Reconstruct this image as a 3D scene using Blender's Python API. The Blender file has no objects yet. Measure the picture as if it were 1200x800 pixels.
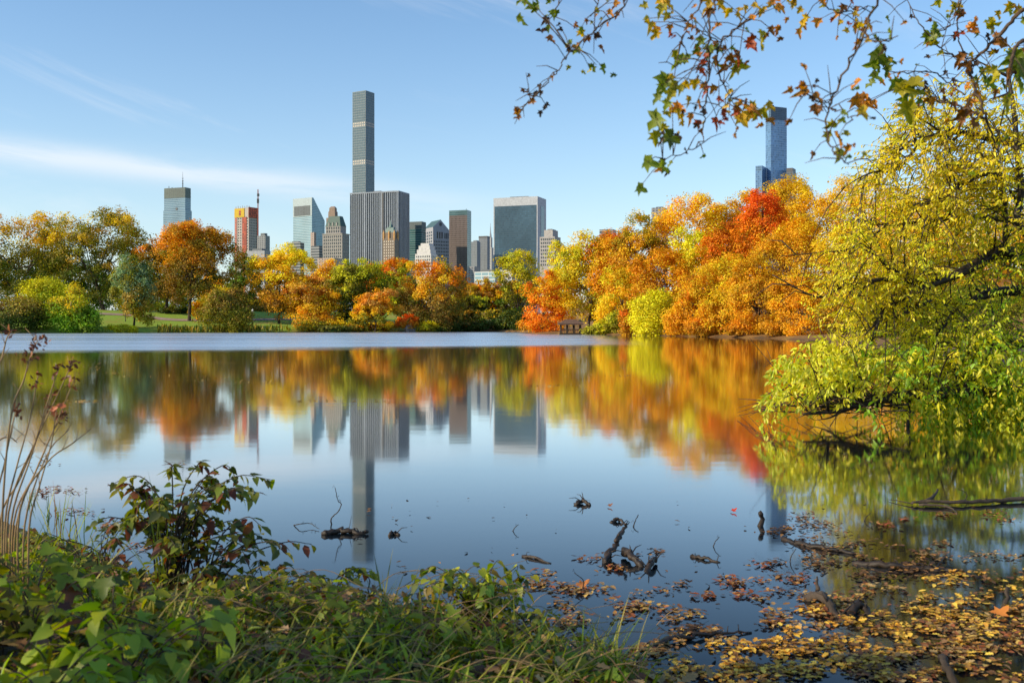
import bpy, math
import numpy as np
from mathutils import Vector, Matrix
R = math.radians
F = 35.0 / 36.0 * 1200.0          # focal length in photo pixels
H = 1.6                           # camera height above the water (m)
HOR = 381.0
scene = bpy.context.scene
col = scene.collection

def P(px, py, d):
    return Vector(((px - 600.0) / F * d, d, H - (py - HOR) / F * d))
def PW(px, py, z=0.0):            # point on the plane at height z
    d = (H - z) * F / (py - HOR)
    return Vector(((px - 600.0) / F * d, d, z))

# ------------------------------------------------------------------ objects
def link(o, parent=None):
    col.objects.link(o)
    if parent is not None:
        o.parent = parent
    return o
def tag(o, label=None, cat=None, group=None, kind=None):
    if label: o['label'] = label
    if cat: o['category'] = cat
    if group: o['group'] = group
    if kind: o['kind'] = kind
    return o
def empty(name, loc, label=None, cat=None, group=None):
    o = bpy.data.objects.new(name, None)
    o.location = loc
    o.empty_display_size = 0.2
    link(o)
    return tag(o, label, cat, group)

class MB:
    """collects boxes, tubes and polygons, builds ONE mesh object"""
    def __init__(s):
        s.v = []; s.f = []; s.uv = []; s.mi = []
    def poly(s, pts, uv=None, mi=0):
        n = len(s.v)
        s.v += [tuple(p) for p in pts]
        s.f.append(tuple(range(n, n + len(pts))))
        s.uv.append(uv if uv else [(0, 0)] * len(pts)); s.mi.append(mi)
    def box(s, x0, x1, y0, y1, z0, z1, mi=0):
        a = [(x0, y0), (x1, y0), (x1, y1), (x0, y1)]
        s.prism(a, z0, z1, mi)
    def prism(s, pts, z0, z1, mi=0, top=None, zt=None, cap=True, capmi=None):
        """pts counter-clockwise; top: other plan at z1; zt: list of top heights"""
        top = top or pts
        n = len(pts)
        zt = zt or [z1] * n
        u = 0.0
        for i in range(n):
            j = (i + 1) % n
            L = math.hypot(pts[j][0] - pts[i][0], pts[j][1] - pts[i][1])
            s.poly([(*pts[i], z0), (*pts[j], z0), (*top[j], zt[j]), (*top[i], zt[i])],
                   [(0, z0), (L, z0), (L, zt[j]), (0, zt[i])], mi)
            u += L
        if cap:
            s.poly([(*top[i], zt[i]) for i in range(n)], None, mi if capmi is None else capmi)
    def tube(s, pts, rad, sides=6, jit=0.0, rng=None, mi=0, cap=True):
        pts = [Vector(p) for p in pts]
        n = len(pts)
        if not hasattr(rad, '__len__'): rad = [rad] * n
        base = len(s.v)
        up = Vector((0.3, 0.2, 1)).normalized()
        t0 = (pts[1] - pts[0]).normalized()
        if abs(t0.dot(up)) > 0.9: up = Vector((1, 0.1, 0)).normalized()
        for i in range(n):
            t = (pts[min(i + 1, n - 1)] - pts[max(i - 1, 0)])
            t = t.normalized() if t.length > 1e-9 else t0
            x = t.cross(up)
            if x.length < 1e-4: x = t.orthogonal()
            x.normalize(); y = t.cross(x); up = -y if False else x.cross(t)
            for k in range(sides):
                a = 2 * math.pi * k / sides
                r = rad[i] * (1 + (rng.uniform(-jit, jit) if rng is not None and jit else 0))
                s.v.append(tuple(pts[i] + x * (r * math.cos(a)) + y * (r * math.sin(a))))
        for i in range(n - 1):
            for k in range(sides):
                k2 = (k + 1) % sides
                s.f.append((base + i * sides + k, base + i * sides + k2, base + (i + 1) * sides + k2, base + (i + 1) * sides + k))
                s.uv.append([(0, 0)] * 4); s.mi.append(mi)
        if cap:
            s.f.append(tuple(base + k for k in range(sides))[::-1]); s.uv.append([(0, 0)] * sides); s.mi.append(mi)
            s.f.append(tuple(base + (n - 1) * sides + k for k in range(sides))); s.uv.append([(0, 0)] * sides); s.mi.append(mi)
    def mesh(s, name, mats, smooth=False):
        me = bpy.data.meshes.new(name)
        me.from_pydata(s.v, [], s.f)
        uvl = me.uv_layers.new(name='UVMap')
        flat = [c for f in s.uv for p in f for c in p]
        uvl.data.foreach_set('uv', flat)
        for m in (mats if isinstance(mats, (list, tuple)) else [mats]): me.materials.append(m)
        me.polygons.foreach_set('material_index', s.mi)
        if smooth: me.polygons.foreach_set('use_smooth', [True] * len(s.f))
        me.update()
        return me
    def build(s, name, mats, parent=None, smooth=False):
        return link(bpy.data.objects.new(name, s.mesh(name, mats, smooth)), parent)

def curve(pts, n=6):
    """Catmull-Rom through points"""
    pts = [Vector(p) for p in pts]
    if len(pts) < 3: 
        return [pts[0].lerp(pts[-1], i / n) for i in range(n + 1)]
    q = [pts[0] * 2 - pts[1]] + pts + [pts[-1] * 2 - pts[-2]]
    out = []
    for i in range(1, len(q) - 2):
        for k in range(n):
            t = k / n
            a, b, c, d = q[i - 1], q[i], q[i + 1], q[i + 2]
            out.append(0.5 * ((2 * b) + (c - a) * t + (2 * a - 5 * b + 4 * c - d) * t * t + (3 * b - a - 3 * c + d) * t ** 3))
    out.append(pts[-1])
    return out
def taper(n, a, b): return [a + (b - a) * i / (n - 1) for i in range(n)]

# ------------------------------------------------------------------ leaves
def tm(v, f): return (np.array(v, float), f)
T_CARD = tm([(0, 0, 0), (.5, .35, .06), (.28, .9, -.03), (-.3, .85, .04), (-.52, .3, -.05)], [(0, 1, 2, 3, 4)])
T_OVATE = tm([(0, 0, 0), (.26, .28, .05), (.24, .62, .04), (0, 1, -.08), (-.24, .62, .04), (-.26, .28, .05), (0, .5, -.02)],
             [(0, 1, 2, 6), (6, 2, 3), (0, 6, 4, 5), (6, 3, 4)])
T_LANCE = tm([(0, 0, 0), (.15, .35, .03), (.11, .7, .0), (0, 1, -.12), (-.11, .7, .0), (-.15, .35, .03), (0, .5, -.02)],
             [(0, 1, 2, 6), (6, 2, 3), (0, 6, 4, 5), (6, 3, 4)])
_m = [(0, 0), (.16, .06), (.42, -.02), (.36, .2), (.62, .42), (.36, .46), (.22, .5), (.2, .78), (0, 1.0)]
_mv = [(x, y, .10 * abs(x)) for x, y in _m] + [(-x, y, .10 * abs(x)) for x, y in _m[1:-1][::-1]] + [(0, .38, -.03)]
T_MAPLE = tm(_mv, [(i, (i + 1) % 16, 16) for i in range(16)])
T_HEART = tm([(0, .06, 0), (.18, -.06, .04), (.38, .1, .07), (.36, .4, .05), (0, 1, -.08), (-.36, .4, .05), (-.38, .1, .07), (-.18, -.06, .04), (0, .42, -.02)],
             [(0, 1, 2, 8), (8, 2, 3), (8, 3, 4), (8, 4, 5), (8, 5, 6), (8, 6, 7, 0)])
T_OAK = tm([(0, 0, 0), (.12, .15, .02), (.3, .3, .07), (.17, .42, .03), (.36, .6, .09), (.18, .7, .03), (.2, .86, .05), (0, 1, 0),
            (-.2, .86, .05), (-.18, .7, .03), (-.36, .6, .09), (-.17, .42, .03), (-.3, .3, .07), (-.12, .15, .02), (0, .5, -.02)],
           [(i, (i + 1) % 14, 14) for i in range(14)])
def norm(a): return a / np.maximum(np.linalg.norm(a, axis=-1, keepdims=True), 1e-9)

def foliage_mesh(name, tmpl, pos, tip, nor, size, colr, mat, wid=1.0, bend=None):
    tv, tf = tmpl
    pos = np.asarray(pos, float); N = len(pos); k = len(tv)
    tip = norm(np.asarray(tip, float)); nor = np.asarray(nor, float)
    nor = norm(nor - tip * (nor * tip).sum(-1, keepdims=True))
    side = np.cross(tip, nor)
    size = np.broadcast_to(np.asarray(size, float), (N,))[:, None, None]
    wid = np.broadcast_to(np.asarray(wid, float), (N,))[:, None, None]
    T = tv[None]
    zb = T[..., 2:3]
    if bend is not None: zb = zb - np.asarray(bend)[:, None, None] * (T[..., 1:2] ** 2)
    V = pos[:, None] + size * (T[..., 0:1] * wid * side[:, None] + T[..., 1:2] * tip[:, None] + zb * nor[:, None])
    lt = np.array([len(f) for f in tf]); li = np.concatenate([np.array(f) for f in tf])
    loops = (li[None] + (np.arange(N) * k)[:, None]).ravel()
    tot = np.tile(lt, N)
    start = np.concatenate([[0], np.cumsum(tot)[:-1]])
    me = bpy.data.meshes.new(name)
    me.vertices.add(N * k); me.vertices.foreach_set('co', V.astype(np.float32).ravel())
    me.loops.add(len(loops)); me.loops.foreach_set('vertex_index', loops.astype(np.int32))
    me.polygons.add(len(tot)); me.polygons.foreach_set('loop_start', start.astype(np.int32))
    me.update(calc_edges=True)
    at = me.attributes.new('Col', 'FLOAT_COLOR', 'POINT')
    c4 = np.ones((N, k, 4), np.float32); c4[..., :3] = np.clip(np.asarray(colr), 0, 1)[:, None]
    at.data.foreach_set('color', c4.ravel())
    me.materials.append(mat)
    return me
def foliage(name, parent, *a, **k):
    return link(bpy.data.objects.new(name, foliage_mesh(name, *a, **k)), parent)

# ------------------------------------------------------------------ materials
def newmat(name):
    m = bpy.data.materials.new(name); m.use_nodes = True
    nt = m.node_tree; nt.nodes.clear()
    out = nt.nodes.new('ShaderNodeOutputMaterial')
    return m, nt, out
class NT:
    def __init__(s, nt): s.nt = nt
    def n(s, typ, ins=None, **k):
        nd = s.nt.nodes.new('ShaderNode' + typ)
        for a, b in k.items(): setattr(nd, a, b)
        for a, b in (ins or {}).items():
            if hasattr(b, 'is_output'): s.nt.links.new(b, nd.inputs[a])
            else: nd.inputs[a].default_value = b
        return nd
    def math(s, op, a, b=0.0, c=0.0):
        return s.n('Math', {0: a, 1: b, 2: c}, operation=op).outputs[0]
    def mix(s, fac, a, b):
        nd = s.n('Mix', data_type='RGBA')
        for i, v in ((0, fac), (6, a), (7, b)):
            if hasattr(v, 'is_output'): s.nt.links.new(v, nd.inputs[i])
            else: nd.inputs[i].default_value = v if i == 0 else (*v[:3], 1)
        return nd.outputs[2]
    def ramp(s, fac, a, b, lo=0.0, hi=1.0):
        nd = s.n('MapRange', {0: fac, 1: a, 2: b, 3: lo, 4: hi}, interpolation_type='SMOOTHSTEP')
        return nd.outputs[0]

def leaf_mat(name, trans=0.42, gloss=0.06, rough=0.45):
    m, nt, out = newmat(name); g = NT(nt)
    c = g.n('Attribute', attribute_name='Col').outputs['Color']
    tcol = g.n('HueSaturation', {'Saturation': 1.2, 'Value': 1.25, 'Color': c}).outputs[0]
    d = g.n('BsdfDiffuse', {'Color': c})
    t = g.n('BsdfTranslucent', {'Color': tcol})
    mx = g.n('MixShader', {0: trans, 1: d.outputs[0], 2: t.outputs[0]})
    gl = g.n('BsdfGlossy', {'Color': (1, 1, 1, 1), 'Roughness': rough})
    m2 = g.n('MixShader', {0: gloss, 1: mx.outputs[0], 2: gl.outputs[0]})
    nt.links.new(m2.outputs[0], out.inputs[0])
    return m
def noise_mat(name, c1, c2, scale=6.0, rough=0.85, detail=6, bump=0.4, stretch=(1, 1, 1), bdist=0.02, coord='Object'):
    m, nt, out = newmat(name); g = NT(nt)
    tc = g.n('TexCoord').outputs[coord]
    mp = g.n('Mapping', {'Vector': tc, 'Scale': stretch}).outputs[0]
    nz = g.n('TexNoise', {'Vector': mp, 'Scale': scale, 'Detail': detail, 'Roughness': 0.65}).outputs[0]
    f = g.ramp(nz, 0.32, 0.68)
    b = g.n('BsdfPrincipled', {'Base Color': g.mix(f, c1, c2), 'Roughness': rough})
    if bump:
        bp = g.n('Bump', {'Height': nz, 'Strength': bump, 'Distance': bdist})
        nt.links.new(bp.outputs[0], b.inputs['Normal'])
    nt.links.new(b.outputs[0], out.inputs[0])
    return m
def flat_mat(name, c, rough=0.6, metal=0.0):
    return noise_mat(name, tuple(x * .85 for x in c), tuple(min(1, x * 1.12) for x in c), 0.35, rough, 4, 0)
M = {}
M['leaf'] = leaf_mat('autumn_leaf', .36, .015, .6)
M['leaf_near'] = leaf_mat('fresh_leaf', 0.5, 0.03, 0.5)
M['leaf_floor'] = leaf_mat('fallen_leaf', 0.12, 0.03, 0.5)
M['bark'] = noise_mat('bark', (.028, .019, .012), (.085, .06, .04), 5, .9, 8, .6, (1, 1, .25), .05)
M['bark_dark'] = noise_mat('dark_wet_bark', (.010, .007, .004), (.045, .028, .016), 18, .6, 8, .7, (1, 1, .4), .01)
M['twig'] = noise_mat('twig_bark', (.045, .028, .016), (.12, .075, .045), 30, .8, 4, .3, (1, 1, 1), .004)
M['dry'] = noise_mat('dry_stalk', (.20, .12, .05), (.42, .27, .11), 14, .8, 4, .2, (1, 1, .2), .004)
M['rock'] = noise_mat('grey_rock', (.10, .10, .095), (.32, .31, .29), 1.6, .9, 8, .8, (1, 1, 1), .1)

# ------------------------------------------------------------------ camera
cam = bpy.data.cameras.new('camera')
cam.lens = 35; cam.sensor_width = 36; cam.sensor_fit = 'HORIZONTAL'
cam.shift_y = -(400 - HOR) / 1200.0
cam.clip_start = 0.05; cam.clip_end = 20000
cam.dof.use_dof = True; cam.dof.focus_distance = 24; cam.dof.aperture_fstop = 5.0
co = bpy.data.objects.new('camera', cam); link(co)
co.location = (0, 0, H); co.rotation_euler = (R(90), 0, 0)
scene.camera = co

# ------------------------------------------------------------------ light
SUN_EL, SUN_ROT = 26.0, -112.0      # sun to the left, a touch behind the camera
sd = Vector((math.sin(R(SUN_ROT)) * math.cos(R(SUN_EL)), math.cos(R(SUN_ROT)) * math.cos(R(SUN_EL)), math.sin(R(SUN_EL))))
sl = bpy.data.lights.new('sun', 'SUN'); sl.energy = 5.0; sl.angle = R(0.5); sl.color = (1.0, .845, .60)
so = bpy.data.objects.new('sun', sl); link(so); so.location = (-60, -10, 40)
so.rotation_euler = sd.to_track_quat('Z', 'Y').to_euler()
w = bpy.data.worlds.new('World'); scene.world = w; w.use_nodes = True
nt = w.node_tree; nt.nodes.clear(); g = NT(nt)
sky = g.n('TexSky', sky_type='NISHITA', sun_disc=False, sun_elevation=R(SUN_EL), sun_rotation=R(SUN_ROT),
          altitude=0, air_density=1.0, dust_density=0.25, ozone_density=1.8)
dirv = g.n('TexCoord').outputs['Generated']
sx = g.n('SeparateXYZ', {0: dirv})
X, Y, Z = sx.outputs
yy = g.math('MAXIMUM', Y, 0.02)
az = g.math('DIVIDE', X, yy); el = g.math('DIVIDE', Z, yy)
cv = g.n('CombineXYZ', {0: g.math('MULTIPLY', az, 2.2), 1: g.math('MULTIPLY', g.math('ADD', el, g.math('MULTIPLY', az, 0.10)), 16.0)})
nz = g.n('TexNoise', {'Vector': cv.outputs[0], 'Scale': 1.9, 'Detail': 7, 'Roughness': .6, 'Distortion': .4}).outputs[0]
# one long bright streak low on the left, sinking to the right
cen = g.math('ADD', 0.116, g.math('MULTIPLY', az, -0.115))
dd = g.math('DIVIDE', g.math('SUBTRACT', el, cen), 0.0135)
band = g.math('EXPONENT', g.math('MULTIPLY', g.math('MULTIPLY', dd, dd), -1.0))
band = g.math('MULTIPLY', band, g.ramp(az, 0.10, -0.35))
streak = g.math('MULTIPLY', band, g.ramp(nz, 0.26, 0.60))
cv2 = g.n('CombineXYZ', {0: g.math('MULTIPLY', az, 1.6), 1: g.math('MULTIPLY', g.math('ADD', el, g.math('MULTIPLY', az, 0.35)), 6.0), 2: 4.0})
nz2 = g.n('TexNoise', {'Vector': cv2.outputs[0], 'Scale': 1.5, 'Detail': 8, 'Roughness': .62, 'Distortion': .8}).outputs[0]
wisp = g.math('MULTIPLY', g.ramp(nz2, 0.53, 0.85), g.math('MULTIPLY', g.ramp(el, 0.0, 0.08), 0.42))
fac = g.math('MULTIPLY', g.math('MAXIMUM', g.math('MULTIPLY', streak, 0.58), wisp), g.ramp(Y, 0.0, 0.3))
skyc = g.n('HueSaturation', {'Saturation': 1.18, 'Value': 1.55, 'Color': sky.outputs[0]}).outputs[0]
elev = g.math('MAXIMUM', Z, 0.0)
hz = g.math('MULTIPLY', g.math('EXPONENT', g.math('MULTIPLY', elev, -7.0)), 0.72)
skyc = g.mix(hz, skyc, (5.0, 6.0, 6.9))      # pale haze low in the sky
cc = g.mix(fac, skyc, (8.2, 8.3, 8.5))
bg = g.n('Background', {'Color': cc, 'Strength': 0.125})
wo = nt.nodes.new('ShaderNodeOutputWorld'); nt.links.new(bg.outputs[0], wo.inputs[0])
scene.view_settings.view_transform = 'Standard'; scene.view_settings.look = 'None'
scene.view_settings.exposure = 0; scene.view_settings.gamma = 1
try:
    scene.cycles.max_bounces = 8; scene.cycles.transparent_max_bounces = 4
    scene.cycles.diffuse_bounces = 3; scene.cycles.glossy_bounces = 3
    scene.cycles.sample_clamp_indirect = 6.0
except Exception: pass

# ------------------------------------------------------------------ ground
LAKE = np.array([(-700, 190), (-250, 192), (-100.3, 195), (-55.8, 217), (-30, 228), (-4, 236), (1, 220), (3.9, 180), (13.3, 172), (22.8, 148), (31.4, 122), (30.9, 100),
                 (27, 70), (20.5, 42), (15, 25), (12.0, 15), (8.5, 8.5), (5.5, 5.2), (4.0, 3.9), (2.6, 3.7), (1.2, 4.0), (0.55, 4.5), (0.1, 5.2), (-0.9, 5.75), (-2.2, 6.05),
                 (-3.2, 7.2), (-4.6, 8.6), (-8, 10), (-14, 11), (-40, 14), (-120, 16), (-700, 20)], float)
def sdf(x, y):
    """distance to the lake shore, positive on land"""
    p = np.stack([np.asarray(x, float).ravel(), np.asarray(y, float).ravel()], -1)
    best = np.full(len(p), 1e18); inside = np.zeros(len(p), bool)
    n = len(LAKE)
    for i in range(n):
        a, b = LAKE[i], LAKE[(i + 1) % n]
        ab = b - a
        t = np.clip(((p - a) @ ab) / (ab @ ab), 0, 1)
        d2 = ((p - a - t[:, None] * ab) ** 2).sum(-1)
        best = np.minimum(best, d2)
        c = (a[1] > p[:, 1]) != (b[1] > p[:, 1])
        with np.errstate(divide='ignore', invalid='ignore'):
            xi = a[0] + (p[:, 1] - a[1]) / (b[1] - a[1] if b[1] != a[1] else 1e-9) * ab[0]
        inside ^= c & (p[:, 0] < xi)
    return np.where(inside, -1, 1).reshape(1, -1)[0] * np.sqrt(best)
def sstep(t): t = np.clip(t, 0, 1); return t * t * (3 - 2 * t)
def ground(x, y):
    x = np.atleast_1d(np.asarray(x, float)); y = np.atleast_1d(np.asarray(y, float))
    s = sdf(x, y)
    far = sstep((y - 40) / 60)
    bank = 0.09 * (1 - np.exp(-np.maximum(s, 0) / 0.6)) + 0.085 * np.clip(s, 0, 4) + 0.12 * np.exp(-((x + 2.6) / 1.5) ** 2 - ((y - 3.0) / 2.0) ** 2) * sstep(s / 1.5)
    lawn = 0.3 * sstep(s / 1.0) + 5.0 * sstep((s + 4) / 46.0) * sstep(s / 4)
    hill = 0.4 * sstep(s / 1.5) + 10.5 * sstep((s - 2) / 60.0) * sstep((x + 5) / 40)
    r = sstep((x + 4) / 25)
    fz = lawn * (1 - r) + np.maximum(hill, lawn * 0.5) * r
    z = bank * (1 - far) + fz * far
    z = z + 0.25 * np.sin(x * .11 + 1) * np.sin(y * .09) * far * sstep(s / 15)
    z = z + (0.03 * np.sin(x * 3.1 + y) * np.sin(y * 2.7 - x * .7)) * (1 - far) * sstep(s / .8)
    return np.where(s < 0, np.maximum(s * 0.35, -1.6), z)
def gz(x, y): return float(ground(x, y)[0])

def build_ground():
    n = 330
    t = np.linspace(-1, 1, n)
    gx = 6500 * (0.0011 * t + 0.035 * t ** 3 + 0.9639 * t ** 9)
    t2 = np.linspace(0, 1, n + 60)
    gy = -40 + 0 * t2
    ys = np.concatenate([np.linspace(-60, 0, 12)[:-1], np.linspace(0, 12, 90)[:-1], np.geomspace(12, 400, 190)[:-1], np.geomspace(400, 7000, 30)])
    gx = np.concatenate([-np.geomspace(6, 6500, 130)[::-1], np.linspace(-6, 6, 102)[1:-1], np.geomspace(6, 6500, 130)])
    Xg, Yg = np.meshgrid(gx, ys)
    Zg = ground(Xg.ravel(), Yg.ravel()); s = sdf(Xg.ravel(), Yg.ravel())
    nx, ny = len(gx), len(ys)
    v = np.stack([Xg.ravel(), Yg.ravel(), Zg], -1)
    idx = np.arange(nx * ny).reshape(ny, nx)
    q = np.stack([idx[:-1, :-1], idx[:-1, 1:], idx[1:, 1:], idx[1:, :-1]], -1).reshape(-1, 4)
    me = bpy.data.meshes.new('ground')
    me.vertices.add(len(v)); me.vertices.foreach_set('co', v.astype(np.float32).ravel())
    me.loops.add(q.size); me.loops.foreach_set('vertex_index', q.astype(np.int32).ravel())
    me.polygons.add(len(q)); me.polygons.foreach_set('loop_start', (np.arange(len(q)) * 4).astype(np.int32))
    me.polygons.foreach_set('use_smooth', np.ones(len(q), bool))
    me.update(calc_edges=True)
    x, y = v[:, 0], v[:, 1]
    far = sstep((y - 40) / 60); r = sstep((x + 34) / 22)
    soil = np.array([.030, .022, .013]); grass = np.array([.26, .40, .025]); litter = np.array([.26, .13, .03])
    c = soil * (1 - far)[:, None] + far[:, None] * (grass * (1 - r)[:, None] + litter * r[:, None])
    c = np.where((s < .3)[:, None], np.array([.025, .02, .012]), c)
    a = me.attributes.new('Col', 'FLOAT_COLOR', 'POINT'); c4 = np.ones((len(v), 4), np.float32); c4[:, :3] = c
    a.data.foreach_set('color', c4.ravel())
    m, nt, out = newmat('ground_soil_and_lawn'); g = NT(nt)
    ca = g.n('Attribute', attribute_name='Col').outputs['Color']
    tc = g.n('TexCoord').outputs['Object']
    n1 = g.n('TexNoise', {'Vector': tc, 'Scale': .16, 'Detail': 8, 'Roughness': .7}).outputs[0]
    n2 = g.n('TexNoise', {'Vector': tc, 'Scale': 7, 'Detail': 8, 'Roughness': .7}).outputs[0]
    c1 = g.mix(g.ramp(n1, .48, .66, 0, .6), ca, (.36, .22, .04))
    c2 = g.n('HueSaturation', {'Value': g.ramp(n2, .3, .7, .55, 1.35), 'Color': c1}).outputs[0]
    b = g.n('BsdfPrincipled', {'Base Color': c2, 'Roughness': .95})
    bp = g.n('Bump', {'Height': n2, 'Strength': .6, 'Distance': .05}); nt.links.new(bp.outputs[0], b.inputs['Normal'])
    nt.links.new(b.outputs[0], out.inputs[0])
    me.materials.append(m)
    o = link(bpy.data.objects.new('ground', me)); o['kind'] = 'structure'
build_ground()

# ------------------------------------------------------------------ water
def build_water():
    mb = MB()
    mb.poly([(-800, 3.0, 0), (60, 3.0, 0), (60, 260, 0), (-800, 260, 0)])
    m, nt, out = newmat('lake_water'); g = NT(nt)
    pos = g.n('NewGeometry').outputs['Position']
    sx = g.n('SeparateXYZ', {0: pos}); x, y = sx.outputs[0], sx.outputs[1]
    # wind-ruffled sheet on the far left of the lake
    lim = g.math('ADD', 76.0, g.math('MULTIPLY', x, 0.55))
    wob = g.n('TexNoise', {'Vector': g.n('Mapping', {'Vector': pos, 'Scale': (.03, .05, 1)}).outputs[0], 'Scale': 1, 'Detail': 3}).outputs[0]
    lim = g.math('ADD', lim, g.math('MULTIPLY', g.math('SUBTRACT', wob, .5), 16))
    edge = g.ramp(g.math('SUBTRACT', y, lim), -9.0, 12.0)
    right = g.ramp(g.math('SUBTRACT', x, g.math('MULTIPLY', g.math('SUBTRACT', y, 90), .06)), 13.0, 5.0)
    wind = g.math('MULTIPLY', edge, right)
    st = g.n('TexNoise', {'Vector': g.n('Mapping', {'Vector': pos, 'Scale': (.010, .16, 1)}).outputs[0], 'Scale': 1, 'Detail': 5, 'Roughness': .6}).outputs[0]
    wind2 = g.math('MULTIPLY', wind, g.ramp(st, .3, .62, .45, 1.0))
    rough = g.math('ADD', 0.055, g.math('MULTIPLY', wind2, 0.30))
    n1 = g.n('TexNoise', {'Vector': g.n('Mapping', {'Vector': pos, 'Scale': (.7, 1.4, 1)}).outputs[0], 'Scale': 1.0, 'Detail': 3}).outputs[0]
    bp = g.n('Bump', {'Height': n1, 'Strength': .05, 'Distance': .02})
    fr = g.n('Fresnel', {'IOR': 1.33}).outputs[0]
    fr = g.n('Clamp', {0: g.math('SUBTRACT', g.math('MULTIPLY', fr, 2.15), .205), 1: .02, 2: .97}).outputs[0]
    gl = g.n('BsdfGlossy', {'Color': (1, 1, 1, 1), 'Roughness': rough, 'Normal': bp.outputs[0]})
    df = g.n('BsdfDiffuse', {'Color': (.004, .009, .014, 1)})
    dw = g.n('BsdfDiffuse', {'Color': (.38, .53, .67, 1)})  # pale blue diffuse paints sky reflection onto the ruffled sheet
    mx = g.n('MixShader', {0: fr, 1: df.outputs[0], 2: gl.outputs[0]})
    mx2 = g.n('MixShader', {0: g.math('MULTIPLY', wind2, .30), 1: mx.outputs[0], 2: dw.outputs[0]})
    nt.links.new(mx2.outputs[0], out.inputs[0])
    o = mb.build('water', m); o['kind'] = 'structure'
build_water()
# ================================================================== trees
C = dict(gold=(.97, .66, .018), amber=(.95, .46, .010), dkamber=(.64, .33, .013), orange=(.97, .35, .008), redor=(.95, .25, .010), red=(.94, .175, .010),
         yellow=(.96, .76, .02), lemon=(.97, .84, .022), yg=(.68, .66, .022), olive=(.34, .31, .018), dkolive=(.16, .15, .014), green=(.15, .24, .015), dkgreen=(.06, .10, .01),
         brown=(.34, .20, .04), ltbrown=(.58, .38, .06), pale=(.30, .42, .19), fresh=(.33, .54, .03), pink=(.95, .50, .08), tan=(.68, .51, .10))
def crown(rng, c, r, pal, top=None, low=None, n_lobes=9, n_clumps=110, per=80, clump_r=1.0, leaf=.4, droop=0.0, flat=.6):
    """leaves spread in clumps over the shells of several lobes; returns pos, tip, nor, size, colour and lobe centres"""
    c = np.array(c, float); r = np.array(r, float)
    lc = [c + r * np.array([0, 0, -.05])]; lr = [r * .62]
    for i in range(n_lobes):
        a = 2 * math.pi * (i + rng.uniform(-.3, .3)) / n_lobes * 1.618 * 2
        zc = rng.uniform(-.75, .95)
        k = math.sqrt(max(0, 1 - zc * zc))
        d = np.array([math.cos(a) * k, math.sin(a) * k, zc])
        lc.append(c + d * r * rng.uniform(.42, .66)); lr.append(r * rng.uniform(.28, .46))
    lc = np.array(lc); lr = np.array(lr)
    area = (lr[:, 0] * lr[:, 2]); area = area / area.sum()
    cl = []; tries = 0
    while len(cl) < n_clumps and tries < n_clumps * 12:
        tries += 1
        i = rng.choice(len(lc), p=area)
        d = rng.normal(size=3); d[2] += .35; d /= np.linalg.norm(d)
        p = lc[i] + d * lr[i] * rng.uniform(.72, 1.05)
        q = np.sqrt((((p - lc) / lr) ** 2).sum(-1)); q[i] = 9
        if q.min() < .62: continue
        cl.append(p)
    cl = np.array(cl); n = len(cl)
    ncl = rng.uniform(.5, 1.5, n)
    cnt = np.maximum(6, (per * ncl).astype(int))
    ci = np.repeat(np.arange(n), cnt); N = len(ci)
    cr = (clump_r * rng.uniform(.6, 1.35, n))[ci, None]
    off = rng.normal(size=(N, 3)); off = off / np.linalg.norm(off, axis=1, keepdims=True) * (rng.uniform(0, 1, (N, 1)) ** .45)
    off *= cr * np.array([1, 1, flat])
    off[:, 2] -= droop * (off[:, 0] ** 2 + off[:, 1] ** 2) / cr[:, 0]
    pos = cl[ci] + off
    lo = c[2] - r[2]; hi = c[2] + r[2]
    # fit the real outline to the envelope asked for
    zl, zh = np.percentile(pos[:, 2], 1), np.percentile(pos[:, 2], 99.6)
    xl, xh = np.percentile(pos[:, 0], .8), np.percentile(pos[:, 0], 99.2)
    def fit(p):
        p = p.copy()
        p[:, 2] = lo + (p[:, 2] - zl) * (hi - lo) / (zh - zl)
        p[:, 0] = c[0] - r[0] + (p[:, 0] - xl) * (2 * r[0]) / (xh - xl)
        return p
    pos = fit(pos); lc = fit(lc); clf = fit(cl)
    outw = norm((pos - c) / r)
    nor = norm(outw * .5 + norm(off) * .45 + np.array([0, 0, .3]) + rng.normal(size=(N, 3)) * .45)
    tip = norm(np.cross(nor, rng.normal(size=(N, 3))) + outw * .3 + np.array([0, 0, -.3 - droop]))
    P_ = np.array([C[k] for k in pal])
    cb = P_[rng.integers(0, len(P_), n)] * rng.uniform(.6, 1.2, (n, 1))
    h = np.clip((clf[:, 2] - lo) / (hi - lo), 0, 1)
    if low is not None:  # greener lower leaves, with crown shade painted in as darker colours
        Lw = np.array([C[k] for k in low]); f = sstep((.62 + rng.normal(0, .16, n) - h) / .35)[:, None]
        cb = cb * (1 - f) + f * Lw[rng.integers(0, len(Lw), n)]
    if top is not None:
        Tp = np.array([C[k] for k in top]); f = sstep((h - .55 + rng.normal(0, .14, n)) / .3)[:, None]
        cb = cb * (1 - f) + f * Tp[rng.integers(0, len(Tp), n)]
    colr = cb[ci] * rng.uniform(.7, 1.3, (N, 1)) * (1 + rng.normal(0, .06, (N, 3)))
    size = leaf * rng.uniform(.6, 1.4, N)
    return pos, tip, nor, size, colr, lc, clf
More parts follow.
